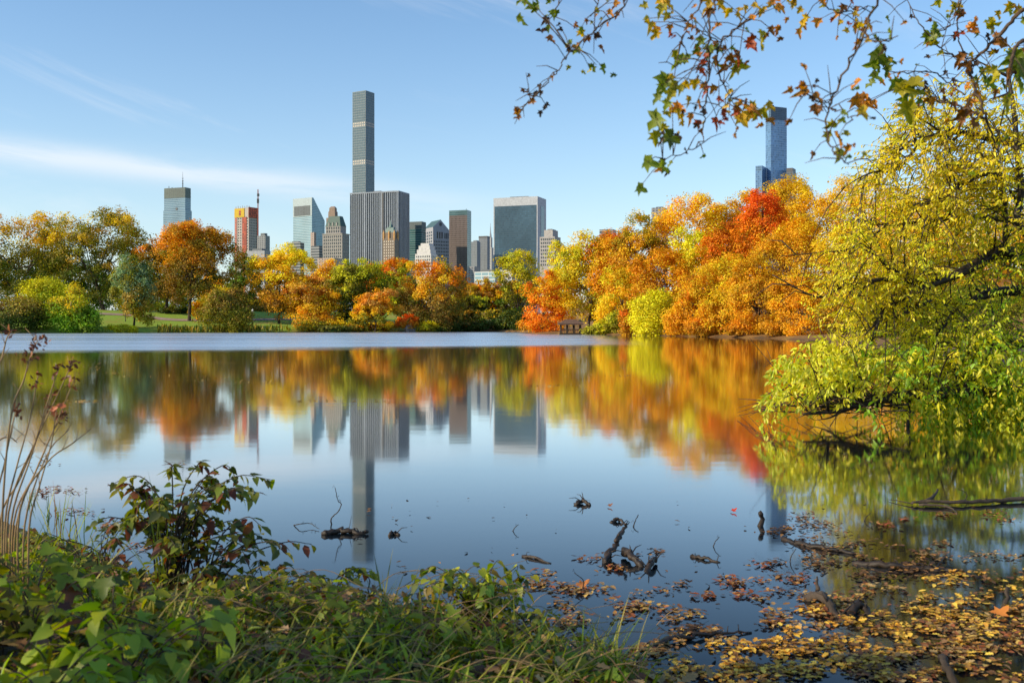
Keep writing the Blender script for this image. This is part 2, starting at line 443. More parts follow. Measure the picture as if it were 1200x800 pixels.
def trunk_mesh(rng, base, lobes, clumps, r0, fork=.45, lean=0.0, sides=7, twigs=14):
    mb = MB(); base = Vector(base); cc = Vector(lobes[0])
    fk = base.lerp(cc, fork); fk.x += rng.normal() * .3
    mid = base.lerp(fk, .5) + Vector((rng.normal() * .25, rng.normal() * .2, 0))
    main = curve([base - Vector((0, 0, .4)), base + Vector((0, 0, .35)), mid, fk, fk.lerp(cc, .6), cc], 4)
    rad = taper(len(main), r0, r0 * .3); rad[0] = r0 * 1.5; rad[1] = r0 * 1.35
    mb.tube(main, rad, sides, .06, rng)
    for L in lobes[1:]:
        L = Vector(L); s = main[int(len(main) * rng.uniform(.45, .85))]
        m_ = s.lerp(L, .5) + Vector((rng.normal() * .3, rng.normal() * .3, rng.uniform(-.4, .6)))
        pt = curve([s, m_, L], 4); mb.tube(pt, taper(len(pt), r0 * .38, r0 * .1), 5, .05, rng)
        near = clumps[np.argsort(((clumps - np.array(L)) ** 2).sum(-1))[:max(2, twigs // 4)]]
        for q in near:
            q = Vector(q); a = m_.lerp(L, rng.uniform(.3, 1))
            pt = curve([a, a.lerp(q, .5) + Vector((0, 0, rng.normal() * .2)), q], 3); mb.tube(pt, taper(len(pt), r0 * .12, r0 * .03), 4)
    return mb
TREE_N = [0]
def tree(name, px, top, bot, wpx, d, pal, label, cat='tree', group=None, topc=None, low=None, trunk_px=None, base_y=None, clumps=None, per=None, leaf=None,
         lobes=9, trunk=True, r0=None, droop=0, flat=.6, crf=.064, dens=1.0, depth=.9, fork=.45):
    TREE_N[0] += 1
    rng = np.random.default_rng(1000 + TREE_N[0])
    k = d / F
    x = (px - 600) * k; rx = wpx * .5 * k
    zt = H + (HOR - top) * k; zb = H + (HOR - bot) * k
    bx = ((trunk_px if trunk_px is not None else px) - 600) * k
    gb = gz(bx, d)
    zb = max(zb, gb - .1); zt = max(zt, zb + 1.6)
    c = (x, d, (zt + zb) / 2); r = (rx, rx * depth, (zt - zb) / 2)
    leaf = leaf or 1.5 * k
    if clumps is None: clumps = int(np.clip(wpx * (bot - top) * .042 * dens, 38, 280))
    per = per or 108
    cr = crf * (r[0] + r[2]) + .35
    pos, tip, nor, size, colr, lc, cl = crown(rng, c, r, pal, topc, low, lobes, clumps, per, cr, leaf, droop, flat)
    colr = colr * rng.uniform(.84, 1.12)
    keep = pos[:, 2] > gb - .05
    root = empty(name, (bx, d, gb), label, cat, group)
    off = np.array([bx, d, gb])
    if trunk:
        r0 = r0 or .045 * rx + .1
        lo = lc - off; cl2 = cl - off
        trunk_mesh(rng, (0, 0, 0), lo, cl2, r0, fork).build('trunk', M['bark'], root, True)
    foliage('crown', root, T_CARD, pos[keep] - off, tip[keep], nor[keep], size[keep], colr[keep], M['leaf'])
    return root

GL = 'trees along the left and far shore'; GR = 'trees on the wooded right shore'; GS = 'shrubs along the water edge'; GB = 'trees behind the lawn'
# ---- behind the lawn, far left to centre (farthest first)
for i, (px, t, b, wd, d, pal, low, lab) in enumerate([
    (-40, 262, 372, 110, 300, ['olive', 'gold'], ['dkgreen'], 'olive and gold tree at the left edge behind the dark orange tree'),
    (70, 290, 374, 110, 305, ['dkolive', 'green'], None, 'dark green tree in the shade behind the tall two-toned yellow tree'),
    (150, 318, 372, 90, 310, ['yg', 'lemon'], ['green'], 'bright yellow-green tree lit by the sun behind the pale willow'),
    (215, 325, 374, 90, 315, ['yellow', 'yg'], ['olive'], 'low yellow tree seen between the two dark trunks of the rust trees'),
    (283, 297, 368, 44, 280, ['dkolive', 'green'], None, 'small dark green tree under the red construction tower'),
    (262, 322, 372, 60, 300, ['amber', 'gold'], ['olive'], 'amber tree half hidden right of the big rust tree'),
    (385, 306, 370, 70, 300, ['amber', 'gold'], None, 'gold tree behind the dark green tree, under the stone hotel'),
    (447, 303, 365, 62, 290, ['orange', 'redor', 'gold'], None, 'orange red treetop behind the dark green tree, below the slab of vertical ribs'),
    (470, 309, 372, 44, 285, ['yg', 'olive'], None, 'narrow yellow-green tree between the orange red treetop and the grey-twigged orange tree'),
    (566, 327, 384, 62, 290, ['redor', 'amber', 'gold'], ['dkolive'], 'red and orange tree under the dark brown tower, far centre'),
    (545, 345, 386, 50, 275, ['olive', 'yg'], ['dkgreen'], 'olive tree in shade right of the grey-twigged orange tree'),
    (592, 330, 386, 60, 290, ['gold', 'amber'], ['dkolive'], 'gold tree in the notch left of the tall yellow-green tree'),
    (325, 330, 372, 70, 310, ['amber', 'dkamber'], ['brown'], 'brownish amber tree behind the gold tree on the lawn'),
    (500, 335, 380, 60, 300, ['dkamber', 'olive'], ['dkgreen'], 'dim amber tree deep behind the grey-twigged orange tree'),
    ]):
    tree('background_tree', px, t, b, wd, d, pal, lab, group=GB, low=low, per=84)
# ---- left shore group
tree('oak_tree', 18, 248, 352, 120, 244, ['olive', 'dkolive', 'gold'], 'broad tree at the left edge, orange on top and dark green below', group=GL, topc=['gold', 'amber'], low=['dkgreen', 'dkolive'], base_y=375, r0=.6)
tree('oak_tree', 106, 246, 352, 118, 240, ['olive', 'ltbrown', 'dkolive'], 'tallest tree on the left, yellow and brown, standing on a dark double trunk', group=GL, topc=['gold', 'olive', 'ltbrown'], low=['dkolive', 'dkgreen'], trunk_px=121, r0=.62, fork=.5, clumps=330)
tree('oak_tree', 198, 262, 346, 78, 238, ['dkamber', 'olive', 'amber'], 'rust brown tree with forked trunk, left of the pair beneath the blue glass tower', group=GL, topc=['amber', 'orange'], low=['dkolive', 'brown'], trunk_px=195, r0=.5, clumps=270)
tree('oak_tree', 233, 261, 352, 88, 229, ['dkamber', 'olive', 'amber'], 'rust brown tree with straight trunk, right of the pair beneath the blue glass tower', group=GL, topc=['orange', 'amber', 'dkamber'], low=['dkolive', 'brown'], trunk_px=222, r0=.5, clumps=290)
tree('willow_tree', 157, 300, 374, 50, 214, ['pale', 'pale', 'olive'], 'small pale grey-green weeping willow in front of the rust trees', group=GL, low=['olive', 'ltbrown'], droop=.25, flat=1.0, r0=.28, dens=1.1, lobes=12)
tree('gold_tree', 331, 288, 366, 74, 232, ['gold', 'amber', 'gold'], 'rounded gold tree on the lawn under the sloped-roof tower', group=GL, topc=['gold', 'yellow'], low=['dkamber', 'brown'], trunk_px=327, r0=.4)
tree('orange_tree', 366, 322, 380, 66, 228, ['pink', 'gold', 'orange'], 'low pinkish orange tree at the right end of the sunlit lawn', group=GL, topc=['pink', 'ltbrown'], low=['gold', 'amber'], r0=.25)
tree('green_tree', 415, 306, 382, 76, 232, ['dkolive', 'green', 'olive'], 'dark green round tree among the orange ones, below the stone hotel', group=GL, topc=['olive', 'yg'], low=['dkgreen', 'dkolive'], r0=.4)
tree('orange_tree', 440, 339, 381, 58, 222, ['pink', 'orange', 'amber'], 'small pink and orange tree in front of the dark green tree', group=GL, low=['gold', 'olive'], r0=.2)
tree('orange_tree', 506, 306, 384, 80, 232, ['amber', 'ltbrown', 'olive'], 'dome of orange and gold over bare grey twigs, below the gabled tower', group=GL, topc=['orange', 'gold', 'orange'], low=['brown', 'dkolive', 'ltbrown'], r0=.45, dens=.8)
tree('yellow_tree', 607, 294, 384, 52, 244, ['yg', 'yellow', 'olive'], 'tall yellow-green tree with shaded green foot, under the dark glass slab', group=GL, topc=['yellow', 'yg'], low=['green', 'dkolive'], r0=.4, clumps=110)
# ---- shrubs on the left shore
for px, t, b, wd, d, pal, low, lab in [
    (12, 347, 391, 76, 199, ['olive', 'brown', 'tan'], ['dkgreen'], 'brownish olive shrub at the far left water edge'),
    (50, 326, 389, 56, 204, ['lemon', 'yg'], ['fresh'], 'tall lemon yellow shrub left of the willow'),
    (84, 334, 391, 46, 201, ['yg', 'gold', 'olive'], ['fresh'], 'gold-tipped yellow-green shrub between the lemon shrub and the small green bush'),
    (103, 358, 391, 28, 200, ['fresh', 'green'], ['green'], 'small fresh green bush at the water edge'),
    (265, 337, 387, 62, 212, ['brown', 'olive', 'ltbrown'], ['olive'], 'spreading brownish olive shrub right of the rust trees'),
    (235, 352, 377, 26, 232, ['gold', 'amber'], None, 'small gold shrub behind the straight trunk of the rust tree'),
    (140, 380, 389, 36, 204, ['lemon', 'yg'], ['yg'], 'low yellow-green mound of shrub at the water below the willow'),
    (477, 367, 386, 26, 228, ['red', 'redor'], ['dkamber'], 'small round crimson shrub on the far shore'),
    (452, 376, 387, 44, 229, ['gold', 'orange'], ['olive'], 'low orange and gold shrub left of the crimson shrub'),
    (400, 378, 388, 50, 226, ['olive', 'gold'], ['dkolive'], 'low olive shrub under the pink and orange tree'),
    (498, 376, 389, 30, 229, ['yellow', 'olive'], ['olive'], 'low yellow shrub right of the grey shore rock'),
    (530, 366, 389, 44, 233, ['dkolive', 'brown'], ['dkgreen'], 'dark brown-green shrub under the grey-twigged orange tree'),
    (572, 373, 390, 60, 239, ['dkolive', 'green'], ['dkgreen'], 'low dark green hedge-like shrub in the far bay below the pale wall'),
    (604, 364, 391, 40, 228, ['dkgreen', 'olive'], ['dkgreen'], 'dark shrub in the far bay beside the orange red tree'),
    (395, 383, 389, 40, 219, ['dkolive', 'olive'], ['dkgreen'], 'low dark shrub at the water by the right end of the sunlit lawn'),
    (425, 378, 388, 44, 224, ['gold', 'orange', 'olive'], ['dkolive'], 'low gold and orange shrub in front of the dark green round tree'),
    (515, 379, 389, 26, 230, ['dkolive', 'olive'], ['dkgreen'], 'low dark green shrub between the low yellow shrub and the dark brown-green shrub'),
    (552, 372, 390, 40, 236, ['dkolive', 'olive', 'brown'], ['dkgreen'], 'dark olive shrub left of the pale wall in the far bay'),
    (588, 362, 386, 40, 250, ['olive', 'gold', 'dkolive'], ['dkgreen'], 'olive and gold shrub behind the right end of the pale wall'),
    (548, 360, 384, 36, 252, ['dkolive', 'amber'], ['dkgreen'], 'dark amber shrub behind the left end of the pale wall'),
    (625, 372, 391, 34, 196, ['orange', 'redor', 'dkamber'], ['dkamber'], 'low orange shrub at the foot of the bright orange red tree'),
    (374, 368, 388, 56, 224, ['gold', 'pink', 'amber'], ['olive'], 'gold and pinkish shrub skirting the low pinkish orange tree'),
    (322, 357, 372, 60, 258, ['dkamber', 'dkolive'], ['dkolive'], 'dark amber shrub in shade behind the lawn under the rounded gold tree'),
    (292, 350, 374, 40, 262, ['gold', 'dkolive'], ['dkolive'], 'gold-topped dark shrub at the back left of the sunlit lawn'),
    (178, 352, 373, 50, 262, ['yg', 'lemon'], ['olive'], 'sunlit yellow-green shrub behind the willow'),
    (205, 364, 377, 40, 240, ['dkgreen', 'dkolive'], None, 'dark shrub in shade between the two dark trunks'),
    ]:
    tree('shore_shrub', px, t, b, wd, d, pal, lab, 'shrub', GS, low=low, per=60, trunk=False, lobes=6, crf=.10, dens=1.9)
# ---- right shore: back row on the hill
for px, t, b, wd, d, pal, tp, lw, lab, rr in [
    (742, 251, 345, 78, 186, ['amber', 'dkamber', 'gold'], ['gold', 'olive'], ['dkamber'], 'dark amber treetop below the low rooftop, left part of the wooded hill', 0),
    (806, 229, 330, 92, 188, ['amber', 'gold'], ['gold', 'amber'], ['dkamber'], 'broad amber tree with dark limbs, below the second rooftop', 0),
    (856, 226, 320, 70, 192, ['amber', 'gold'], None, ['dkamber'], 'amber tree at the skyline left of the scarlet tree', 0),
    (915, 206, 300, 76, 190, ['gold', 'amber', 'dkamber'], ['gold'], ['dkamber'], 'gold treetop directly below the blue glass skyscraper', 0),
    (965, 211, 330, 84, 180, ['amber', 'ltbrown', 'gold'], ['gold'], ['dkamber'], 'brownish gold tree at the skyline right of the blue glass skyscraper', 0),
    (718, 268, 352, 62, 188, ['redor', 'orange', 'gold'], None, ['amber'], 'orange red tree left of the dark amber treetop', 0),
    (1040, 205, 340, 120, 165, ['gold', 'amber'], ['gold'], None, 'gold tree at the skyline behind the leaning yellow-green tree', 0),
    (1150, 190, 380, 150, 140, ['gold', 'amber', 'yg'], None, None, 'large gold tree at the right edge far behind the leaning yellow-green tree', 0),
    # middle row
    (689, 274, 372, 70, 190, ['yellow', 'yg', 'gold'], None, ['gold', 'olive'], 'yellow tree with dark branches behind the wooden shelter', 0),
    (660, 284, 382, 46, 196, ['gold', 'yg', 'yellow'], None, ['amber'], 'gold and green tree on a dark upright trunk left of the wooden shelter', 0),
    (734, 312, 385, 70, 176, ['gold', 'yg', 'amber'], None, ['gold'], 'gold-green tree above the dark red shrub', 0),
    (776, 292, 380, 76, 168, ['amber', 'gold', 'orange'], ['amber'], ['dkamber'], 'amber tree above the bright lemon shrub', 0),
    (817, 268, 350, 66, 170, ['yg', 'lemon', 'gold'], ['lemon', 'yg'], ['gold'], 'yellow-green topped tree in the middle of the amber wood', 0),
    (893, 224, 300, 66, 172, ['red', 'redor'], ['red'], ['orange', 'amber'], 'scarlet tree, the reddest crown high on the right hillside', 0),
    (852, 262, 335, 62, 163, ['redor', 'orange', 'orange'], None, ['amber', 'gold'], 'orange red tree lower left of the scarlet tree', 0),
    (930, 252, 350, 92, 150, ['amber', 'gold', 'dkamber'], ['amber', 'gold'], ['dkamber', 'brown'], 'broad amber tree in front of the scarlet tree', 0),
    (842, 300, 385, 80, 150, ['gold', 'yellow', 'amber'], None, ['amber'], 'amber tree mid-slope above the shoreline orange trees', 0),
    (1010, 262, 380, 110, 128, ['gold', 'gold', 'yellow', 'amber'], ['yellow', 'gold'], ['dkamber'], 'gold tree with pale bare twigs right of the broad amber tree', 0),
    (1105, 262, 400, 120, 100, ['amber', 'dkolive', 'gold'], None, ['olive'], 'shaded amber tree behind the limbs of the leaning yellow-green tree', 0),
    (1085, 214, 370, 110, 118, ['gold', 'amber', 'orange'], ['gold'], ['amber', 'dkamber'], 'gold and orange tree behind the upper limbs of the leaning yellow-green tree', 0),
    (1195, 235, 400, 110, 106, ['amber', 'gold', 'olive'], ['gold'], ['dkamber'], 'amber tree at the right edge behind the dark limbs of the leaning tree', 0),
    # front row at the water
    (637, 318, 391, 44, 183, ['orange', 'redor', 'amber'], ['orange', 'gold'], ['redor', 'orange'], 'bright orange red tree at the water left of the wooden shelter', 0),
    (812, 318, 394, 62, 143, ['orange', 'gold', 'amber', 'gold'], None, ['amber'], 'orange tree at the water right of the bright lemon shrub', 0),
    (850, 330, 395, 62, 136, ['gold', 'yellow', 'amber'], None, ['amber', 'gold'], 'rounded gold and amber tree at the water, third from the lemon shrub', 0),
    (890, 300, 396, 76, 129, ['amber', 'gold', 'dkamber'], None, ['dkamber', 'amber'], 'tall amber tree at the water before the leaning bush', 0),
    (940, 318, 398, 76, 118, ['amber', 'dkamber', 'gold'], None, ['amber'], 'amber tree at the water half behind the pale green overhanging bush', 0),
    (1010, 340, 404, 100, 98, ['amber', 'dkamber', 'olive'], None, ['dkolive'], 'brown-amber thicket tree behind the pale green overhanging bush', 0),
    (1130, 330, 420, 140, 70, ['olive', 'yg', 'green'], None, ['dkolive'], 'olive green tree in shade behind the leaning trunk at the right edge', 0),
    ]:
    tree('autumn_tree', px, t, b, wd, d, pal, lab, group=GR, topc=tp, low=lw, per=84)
for px, t, b, wd, d, pal, low, lab in [
    (765, 340, 394, 54, 152, ['lemon', 'lemon', 'yg'], ['lemon'], 'bright lemon yellow shrub at the foot of the right shore'),
    (737, 358, 393, 24, 158, ['redor', 'dkamber'], ['dkamber'], 'dark red shrub squeezed left of the bright lemon shrub'),
    (704, 374, 393, 40, 168, ['yg', 'yellow'], ['olive'], 'low yellow-green shrub right of the wooden shelter'),
    (722, 364, 392, 26, 166, ['yg', 'olive'], ['olive'], 'olive shrub between the wooden shelter and the dark red shrub'),
    (827, 372, 396, 50, 138, ['amber', 'orange'], ['dkamber'], 'low orange shrub at the water under the orange tree'),
    (872, 372, 397, 46, 130, ['orange', 'amber'], ['dkamber'], 'low amber shrub at the water under the tall amber tree'),
    (912, 376, 398, 44, 122, ['amber', 'dkamber'], ['dkamber'], 'brown-amber shrub at the water just left of the pale green overhanging bush'),
    (794, 366, 395, 34, 146, ['gold', 'amber'], ['amber'], 'gold shrub at the water touching the lemon shrub on its right'),
    ]:
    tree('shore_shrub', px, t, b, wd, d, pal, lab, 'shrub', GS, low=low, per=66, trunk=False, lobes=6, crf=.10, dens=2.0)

# reeds along the left lawn shore
def shore_reeds():
    rng = np.random.default_rng(5); pos = []; 
    for px in np.concatenate([rng.uniform(185, 305, 2200), rng.uniform(305, 480, 700)]):
        d = 195 + (px > 250) * 12 + rng.uniform(4, 18)
        x = (px - 600) / F * d
        pos.append((x, d))
    pos = np.array(pos); s = sdf(pos[:, 0], pos[:, 1]); k = (s > -.5) & (s < 4); pos = pos[k]
    z = ground(pos[:, 0], pos[:, 1]); N = len(pos)
    p = np.column_stack([pos, np.maximum(z - .1, -.1)])
    tip = np.column_stack([rng.normal(0, .15, N), rng.normal(0, .15, N), np.ones(N)])
    c = np.array([C['olive'], C['tan'], C['green'], C['dkolive']])[rng.integers(0, 4, N)] * rng.uniform(.6, 1.1, (N, 1))
    o = foliage('reeds', None, T_LANCE, p, tip, rng.normal(size=(N, 3)), rng.uniform(.7, 1.7, N), c, M['leaf'], wid=.8)
    tag(o, 'band of tall olive and straw reeds along the left shore below the lawn', 'reeds', kind='stuff')
shore_reeds()

def park_lamp(px, d, label):
    x = (px - 600) / F * d; z = gz(x, d); root = empty('park_lamp', (x, d, z), label, 'lamp post')
    m = MB(); m.tube([(0, 0, -.2), (0, 0, .5), (0, 0, 3.0)], [.14, .08, .06], 8); m.build('post', M['bark_dark'], root)
    m = MB(); m.tube([(0, 0, 3.0), (0, 0, 3.1), (0, 0, 3.45), (0, 0, 3.7), (0, 0, 3.85)], [.1, .24, .27, .16, .03], 10); m.build('lantern', noise_mat('milky_lantern', (.7, .7, .66), (.85, .85, .8), 2, .4, 2, 0), root, True)
park_lamp(147, 222, 'park lamp with a pale lantern on the lawn behind the willow')
park_lamp(296, 226, 'park lamp with a pale lantern at the left end of the sunlit lawn')
# ================================================================== city
def pat_mat(name, pane, line, bay, floor, tu=.25, tv=.3, rough=.25, lrough=.7, var=.35, spandrel=None, metal=.0, spec=.5, group=1):
    """curtain wall: panes between mullions (u) and floor bands (v), every pane a little different"""
    m, nt, out = newmat(name); g = NT(nt)
    uv = g.n('UVMap').outputs[0]; sx = g.n('SeparateXYZ', {0: uv}); u, v = sx.outputs[0], sx.outputs[1]
    ub = g.math('DIVIDE', u, bay); vb = g.math('DIVIDE', v, floor)
    fu = g.math('FRACT', ub); fv = g.math('FRACT', vb)
    lu = g.math('LESS_THAN', fu, tu) if tu > 0 else None
    lv = g.math('LESS_THAN', fv, tv) if tv > 0 else None
    cell = g.n('CombineXYZ', {0: g.math('FLOOR', g.math('DIVIDE', ub, group)), 1: g.math('FLOOR', vb)}).outputs[0]
    wn = g.n('TexWhiteNoise', {'Vector': cell}, noise_dimensions='3D').outputs[0]
    big = g.n('TexNoise', {'Vector': g.n('Mapping', {'Vector': uv, 'Scale': (.02, .012, 1)}).outputs[0], 'Scale': 1, 'Detail': 3}).outputs[0]
    val = g.math('ADD', 1 - var * .6, g.math('MULTIPLY', wn, var))
    val = g.math('MULTIPLY', val, g.ramp(big, .3, .7, .68, 1.32))  # broad tone drift: uneven glass reflections painted into the pane colour
    pc = g.n('HueSaturation', {'Value': val, 'Color': (*pane, 1)}).outputs[0]
    c = pc; isline = None
    if lv is not None:
        c = g.mix(lv, c, spandrel or line); isline = lv if spandrel is None else None
    if lu is not None:
        c = g.mix(lu, c, line); isline = lu if isline is None else g.math('MAXIMUM', lu, isline)
    b = g.n('BsdfPrincipled', {'Base Color': c, 'Metallic': metal, 'Specular IOR Level': spec})
    if isline is not None:
        r = g.math('ADD', rough, g.math('MULTIPLY', isline, lrough - rough)); nt.links.new(r, b.inputs['Roughness'])
    else: b.inputs['Roughness'].default_value = rough
    nt.links.new(b.outputs[0], out.inputs[0])
    return m
WIN = flat_mat('dark_window_glass', (.035, .045, .055), .15)
WINB = flat_mat('blue_window_glass', (.09, .14, .17), .12)
ROOFM = flat_mat('roof_plant_grey', (.16, .17, .18), .8)
STEEL = flat_mat('dark_steel', (.07, .07, .075), .5)
GZB = 2.0
class Bld:
    """box tower seen from its corner: left face from xl to xc, right face from xc to xr (photo pixels at distance D)"""
    def __init__(s, name, label, D, xl, xc, xr, alpha=24, cat='skyscraper', group='skyscrapers on the skyline'):
        s.D = D; k = D / F; s.k = k; a = R(alpha)
        s.c = Vector(((xc - 600) * k, D, 0))
        # lengths so that the far corners land on xl and xr in view
        def hit(dirv, px):
            t = (px - 600) / F
            den = dirv.x - t * dirv.y
            return (t * s.c.y - s.c.x) / den
        s.ul = Vector((-math.cos(a), math.sin(a), 0)); s.ur = Vector((math.sin(a), math.cos(a), 0))
        s.L = hit(s.ul, xl) if xl < xc else 20; s.Rr = hit(s.ur, xr) if xr > xc else 20
        s.root = empty(name, (s.c.x, s.c.y, GZB), label, cat, group)
    def z(s, py): return H + (HOR - py) * s.D / F - GZB
    def pt(s, a, b):           # a metres along left face, b metres along right face, from the near corner
        p = s.ul * a + s.ur * b
        return (p.x, p.y)
    def plan(s, a0, a1, b0, b1):
        return [s.pt(a0, b0), s.pt(a0, b1), s.pt(a1, b1), s.pt(a1, b0)]
    def block(s, name, a0, a1, b0, b1, z0, z1, mats, capmi=0, mis=None, parent=None, zt=None):
        mb = MB(); pl = s.plan(a0, a1, b0, b1)
        mb.prism(pl, z0, z1, 0, zt=zt, capmi=capmi)
        if mis:                 # material per side: right, back-right, back-left, left
            for i, v in enumerate(mis): mb.mi[i] = v
        return mb.build(name, mats, parent or s.root)
    def windows(s, face, n, rows, u0, u1, z0, z1, fw, fh, mat, cap=100, name='window', off=.25, parent=None, keep=None):
        """punched windows on the left or right face; the first `cap` are objects of their own"""
        U = s.ul if face == 'l' else s.ur; Nn = -s.ur if face == 'l' else -s.ul
        Lw = (u1 - u0) / n; Lh = (z1 - z0) / rows
        w_, h_ = Lw * fw / 2, Lh * fh / 2
        def add(mb, o):
            p = [o - U * w_, o + U * w_]
            a, b = (p[0], p[1]) if face == 'r' else (p[1], p[0])
            n0 = -Nn * .1
            q = [a + n0, b + n0]
            mb.poly([a + Vector((0, 0, -h_)), b + Vector((0, 0, -h_)), b + Vector((0, 0, h_)), a + Vector((0, 0, h_))])
            for e, f2 in ((a, q[0]), (q[1], b)):
                mb.poly([e + Vector((0, 0, h_)), e + Vector((0, 0, -h_)), f2 + Vector((0, 0, -h_)), f2 + Vector((0, 0, h_))])
        one = MB(); add(one, Vector((0, 0, 0))); me = one.mesh(name, mat)
        rest = MB(); cnt = 0
        for r in range(rows - 1, -1, -1):
            for i in range(n):
                if keep and not keep(i, r): continue
                o = U * (u0 + Lw * (i + .5)) + Nn * off + Vector((0, 0, z0 + Lh * (r + .5)))
                if cnt < cap:
                    ob = link(bpy.data.objects.new(name, me), parent or s.root); ob.location = o
                else: add(rest, o)
                cnt += 1
        if rest.v: tag(rest.build(name, mat, parent or s.root), kind='stuff')
def taperbar(mb, p, r, z0, z1, n=6, r1=None):
    a = [(p[0] + r * math.cos(2 * math.pi * i / n), p[1] + r * math.sin(2 * math.pi * i / n)) for i in range(n)]
    r1 = r if r1 is None else r1
    b = [(p[0] + r1 * math.cos(2 * math.pi * i / n), p[1] + r1 * math.sin(2 * math.pi * i / n)) for i in range(n)]
    mb.prism(a, z0, z1, 0, top=b)

# --- slender concrete grid tower
b = Bld('skyscraper', 'tallest tower on the skyline, slender square shaft gridded with windows', 1950, 413, 428.5, 438.8, 30)
conc = flat_mat('tower_concrete', (.21, .245, .275), .8)
zt = b.z(106)
glz = pat_mat('tower_glass', (.10, .165, .19), (.30, .33, .35), 99, 99, 0, 0, .12, .6, .3)
fl = 4.95
nfl = int(zt / fl)
b.block('wall', 0, b.L, 0, b.Rr, 0, zt, [conc, ROOFM], 1)
open_rows = (12, 13, 27, 28, 41, 42)
mk = lambda i, r: (nfl - 1 - r) not in open_rows
cf = pat_mat('tower_window_glass', (.085, .15, .175), (.2, .2, .2), .7, .7, 0, 0, .1, .6, .8)
b.windows('l', 7, nfl, 0.6, b.L - .6, zt - nfl * fl - .8, zt - .8,   .76, .72, WINB, 50, keep=mk)
b.windows('r', 6, nfl, 0.6, b.Rr - .6, zt - nfl * fl - .8, zt - .8,   .76, .72, WINB, 50, keep=mk)
lit = flat_mat('bright_mechanical_floor', (.62, .52, .44), .6)
mk2 = lambda i, r: (nfl - 1 - r) in open_rows
b.windows('l', 7, nfl, 0.6, b.L - .6, zt - nfl * fl - .8, zt - .8, .5, .5, lit, 24, 'open_floor_opening', keep=mk2)
b.windows('r', 6, nfl, 0.6, b.Rr - .6, zt - nfl * fl - .8, zt - .8, .5, .5, lit, 24, 'open_floor_opening', keep=mk2)

# --- broad slab of vertical white ribs
b = Bld('skyscraper', 'broad grey slab of vertical stone ribs in front of the tallest tower', 1650, 410.3, 467, 479.2, 20)
zt = b.z(226); marble = flat_mat('pale_marble', (.27, .30, .36), .75); marb_lit = flat_mat('marble_lit_face', (.37, .36, .39), .75)  # second marble is a right-face copy, brighter light painted into its colour
bay = pat_mat('dark_bay_glass', (.05, .066, .088), (.028, .035, .045), 3, 3.9, 0, .4, .2, .5, .5)
b.block('wall', .3, b.L, .3, b.Rr, 0, zt, [bay, ROOFM], 1)
np_ = 23
for i in range(np_ + 1):
    a = b.L * i / np_; wd = .68 if i % 8 else 1.5
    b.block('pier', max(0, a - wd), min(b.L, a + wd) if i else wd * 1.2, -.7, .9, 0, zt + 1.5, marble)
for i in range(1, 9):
    q = b.Rr * i / 8; b.block('pier', -.7, .9, q - 1.1, q + 1.1, 0, zt + 1.5, marb_lit)
b.block('parapet', -.9, b.L + .2, -.9, b.Rr + .2, zt + 1.4, zt + 3.6, [marble, ROOFM], 1)
b.block('dark_strip', b.L * .30, b.L * .335, -.95, .5, 0, zt + 1.3, STEEL)
b.block('roof_plant', b.L * .45, b.L * .6, 14, 26, zt + 3.5, zt + 7, ROOFM)
b.block('roof_plant', b.L * .1, b.L * .3, 10, 26, zt + 3.5, zt + 5.4, ROOFM)

# --- dark glass slab in a white stone frame with a flared foot
b = Bld('skyscraper', 'dark glass slab in a white stone frame, at the centre of the skyline', 1750, 578.3, 630, 640, 20)
zt = b.z(230); trav = flat_mat('white_travertine', (.46, .475, .51), .7)
gs = pat_mat('slate_glass', (.05, .10, .145), (.03, .06, .085), 3.0, 3.8, .10, .25, .16, .3, .35)
zg = b.z(240); zf = b.z(300); zm = b.z(318)
mb = MB()       # shell with the outward sweep of the lower storeys
prof = [(0, 9), (zm * .6, 5.5), (zm, 3.2), (b.z(305), 1.2), (b.z(290), 0.2), (b.z(275), 0), (zt, 0)]
for (z0, o0), (z1, o1) in zip(prof[:-1], prof[1:]):
    p0 = [b.pt(0, -o0), b.pt(0, b.Rr), b.pt(b.L, b.Rr), b.pt(b.L, -o0)]; p1 = [b.pt(0, -o1), b.pt(0, b.Rr), b.pt(b.L, b.Rr), b.pt(b.L, -o1)]
    mb.prism(p0, z0, z1, 0, top=p1, cap=(z1 == zt))
mb.build('wall', trav, b.root)
mb = MB()
for (z0, o0), (z1, o1) in zip(prof[:-1], prof[1:]):
    z1 = min(z1, zg)
    a0, a1 = 2.2, b.L - 2.0
    q = [Vector((*b.pt(a1, -o0 - .5), z0)), Vector((*b.pt(a0, -o0 - .5), z0)), Vector((*b.pt(a0, -o1 - .5), z1)), Vector((*b.pt(a1, -o1 - .5), z1))]
    mb.poly(q, [(0, z0), (a1 - a0, z0), (a1 - a0, z1), (0, z1)])
mb.build('curtain_wall', gs, b.root)
b.block('side_glass', -.5, .5, b.Rr * .36, b.Rr * .74, b.z(300), b.z(240), pat_mat('side_glass', (.09, .15, .20), (.05, .08, .1), 3, 3.8, 0, .3, .2, .3))
b.block('roof_plant', b.L * .25, b.L * .66, 8, 20, zt, zt + 2.2, ROOFM)

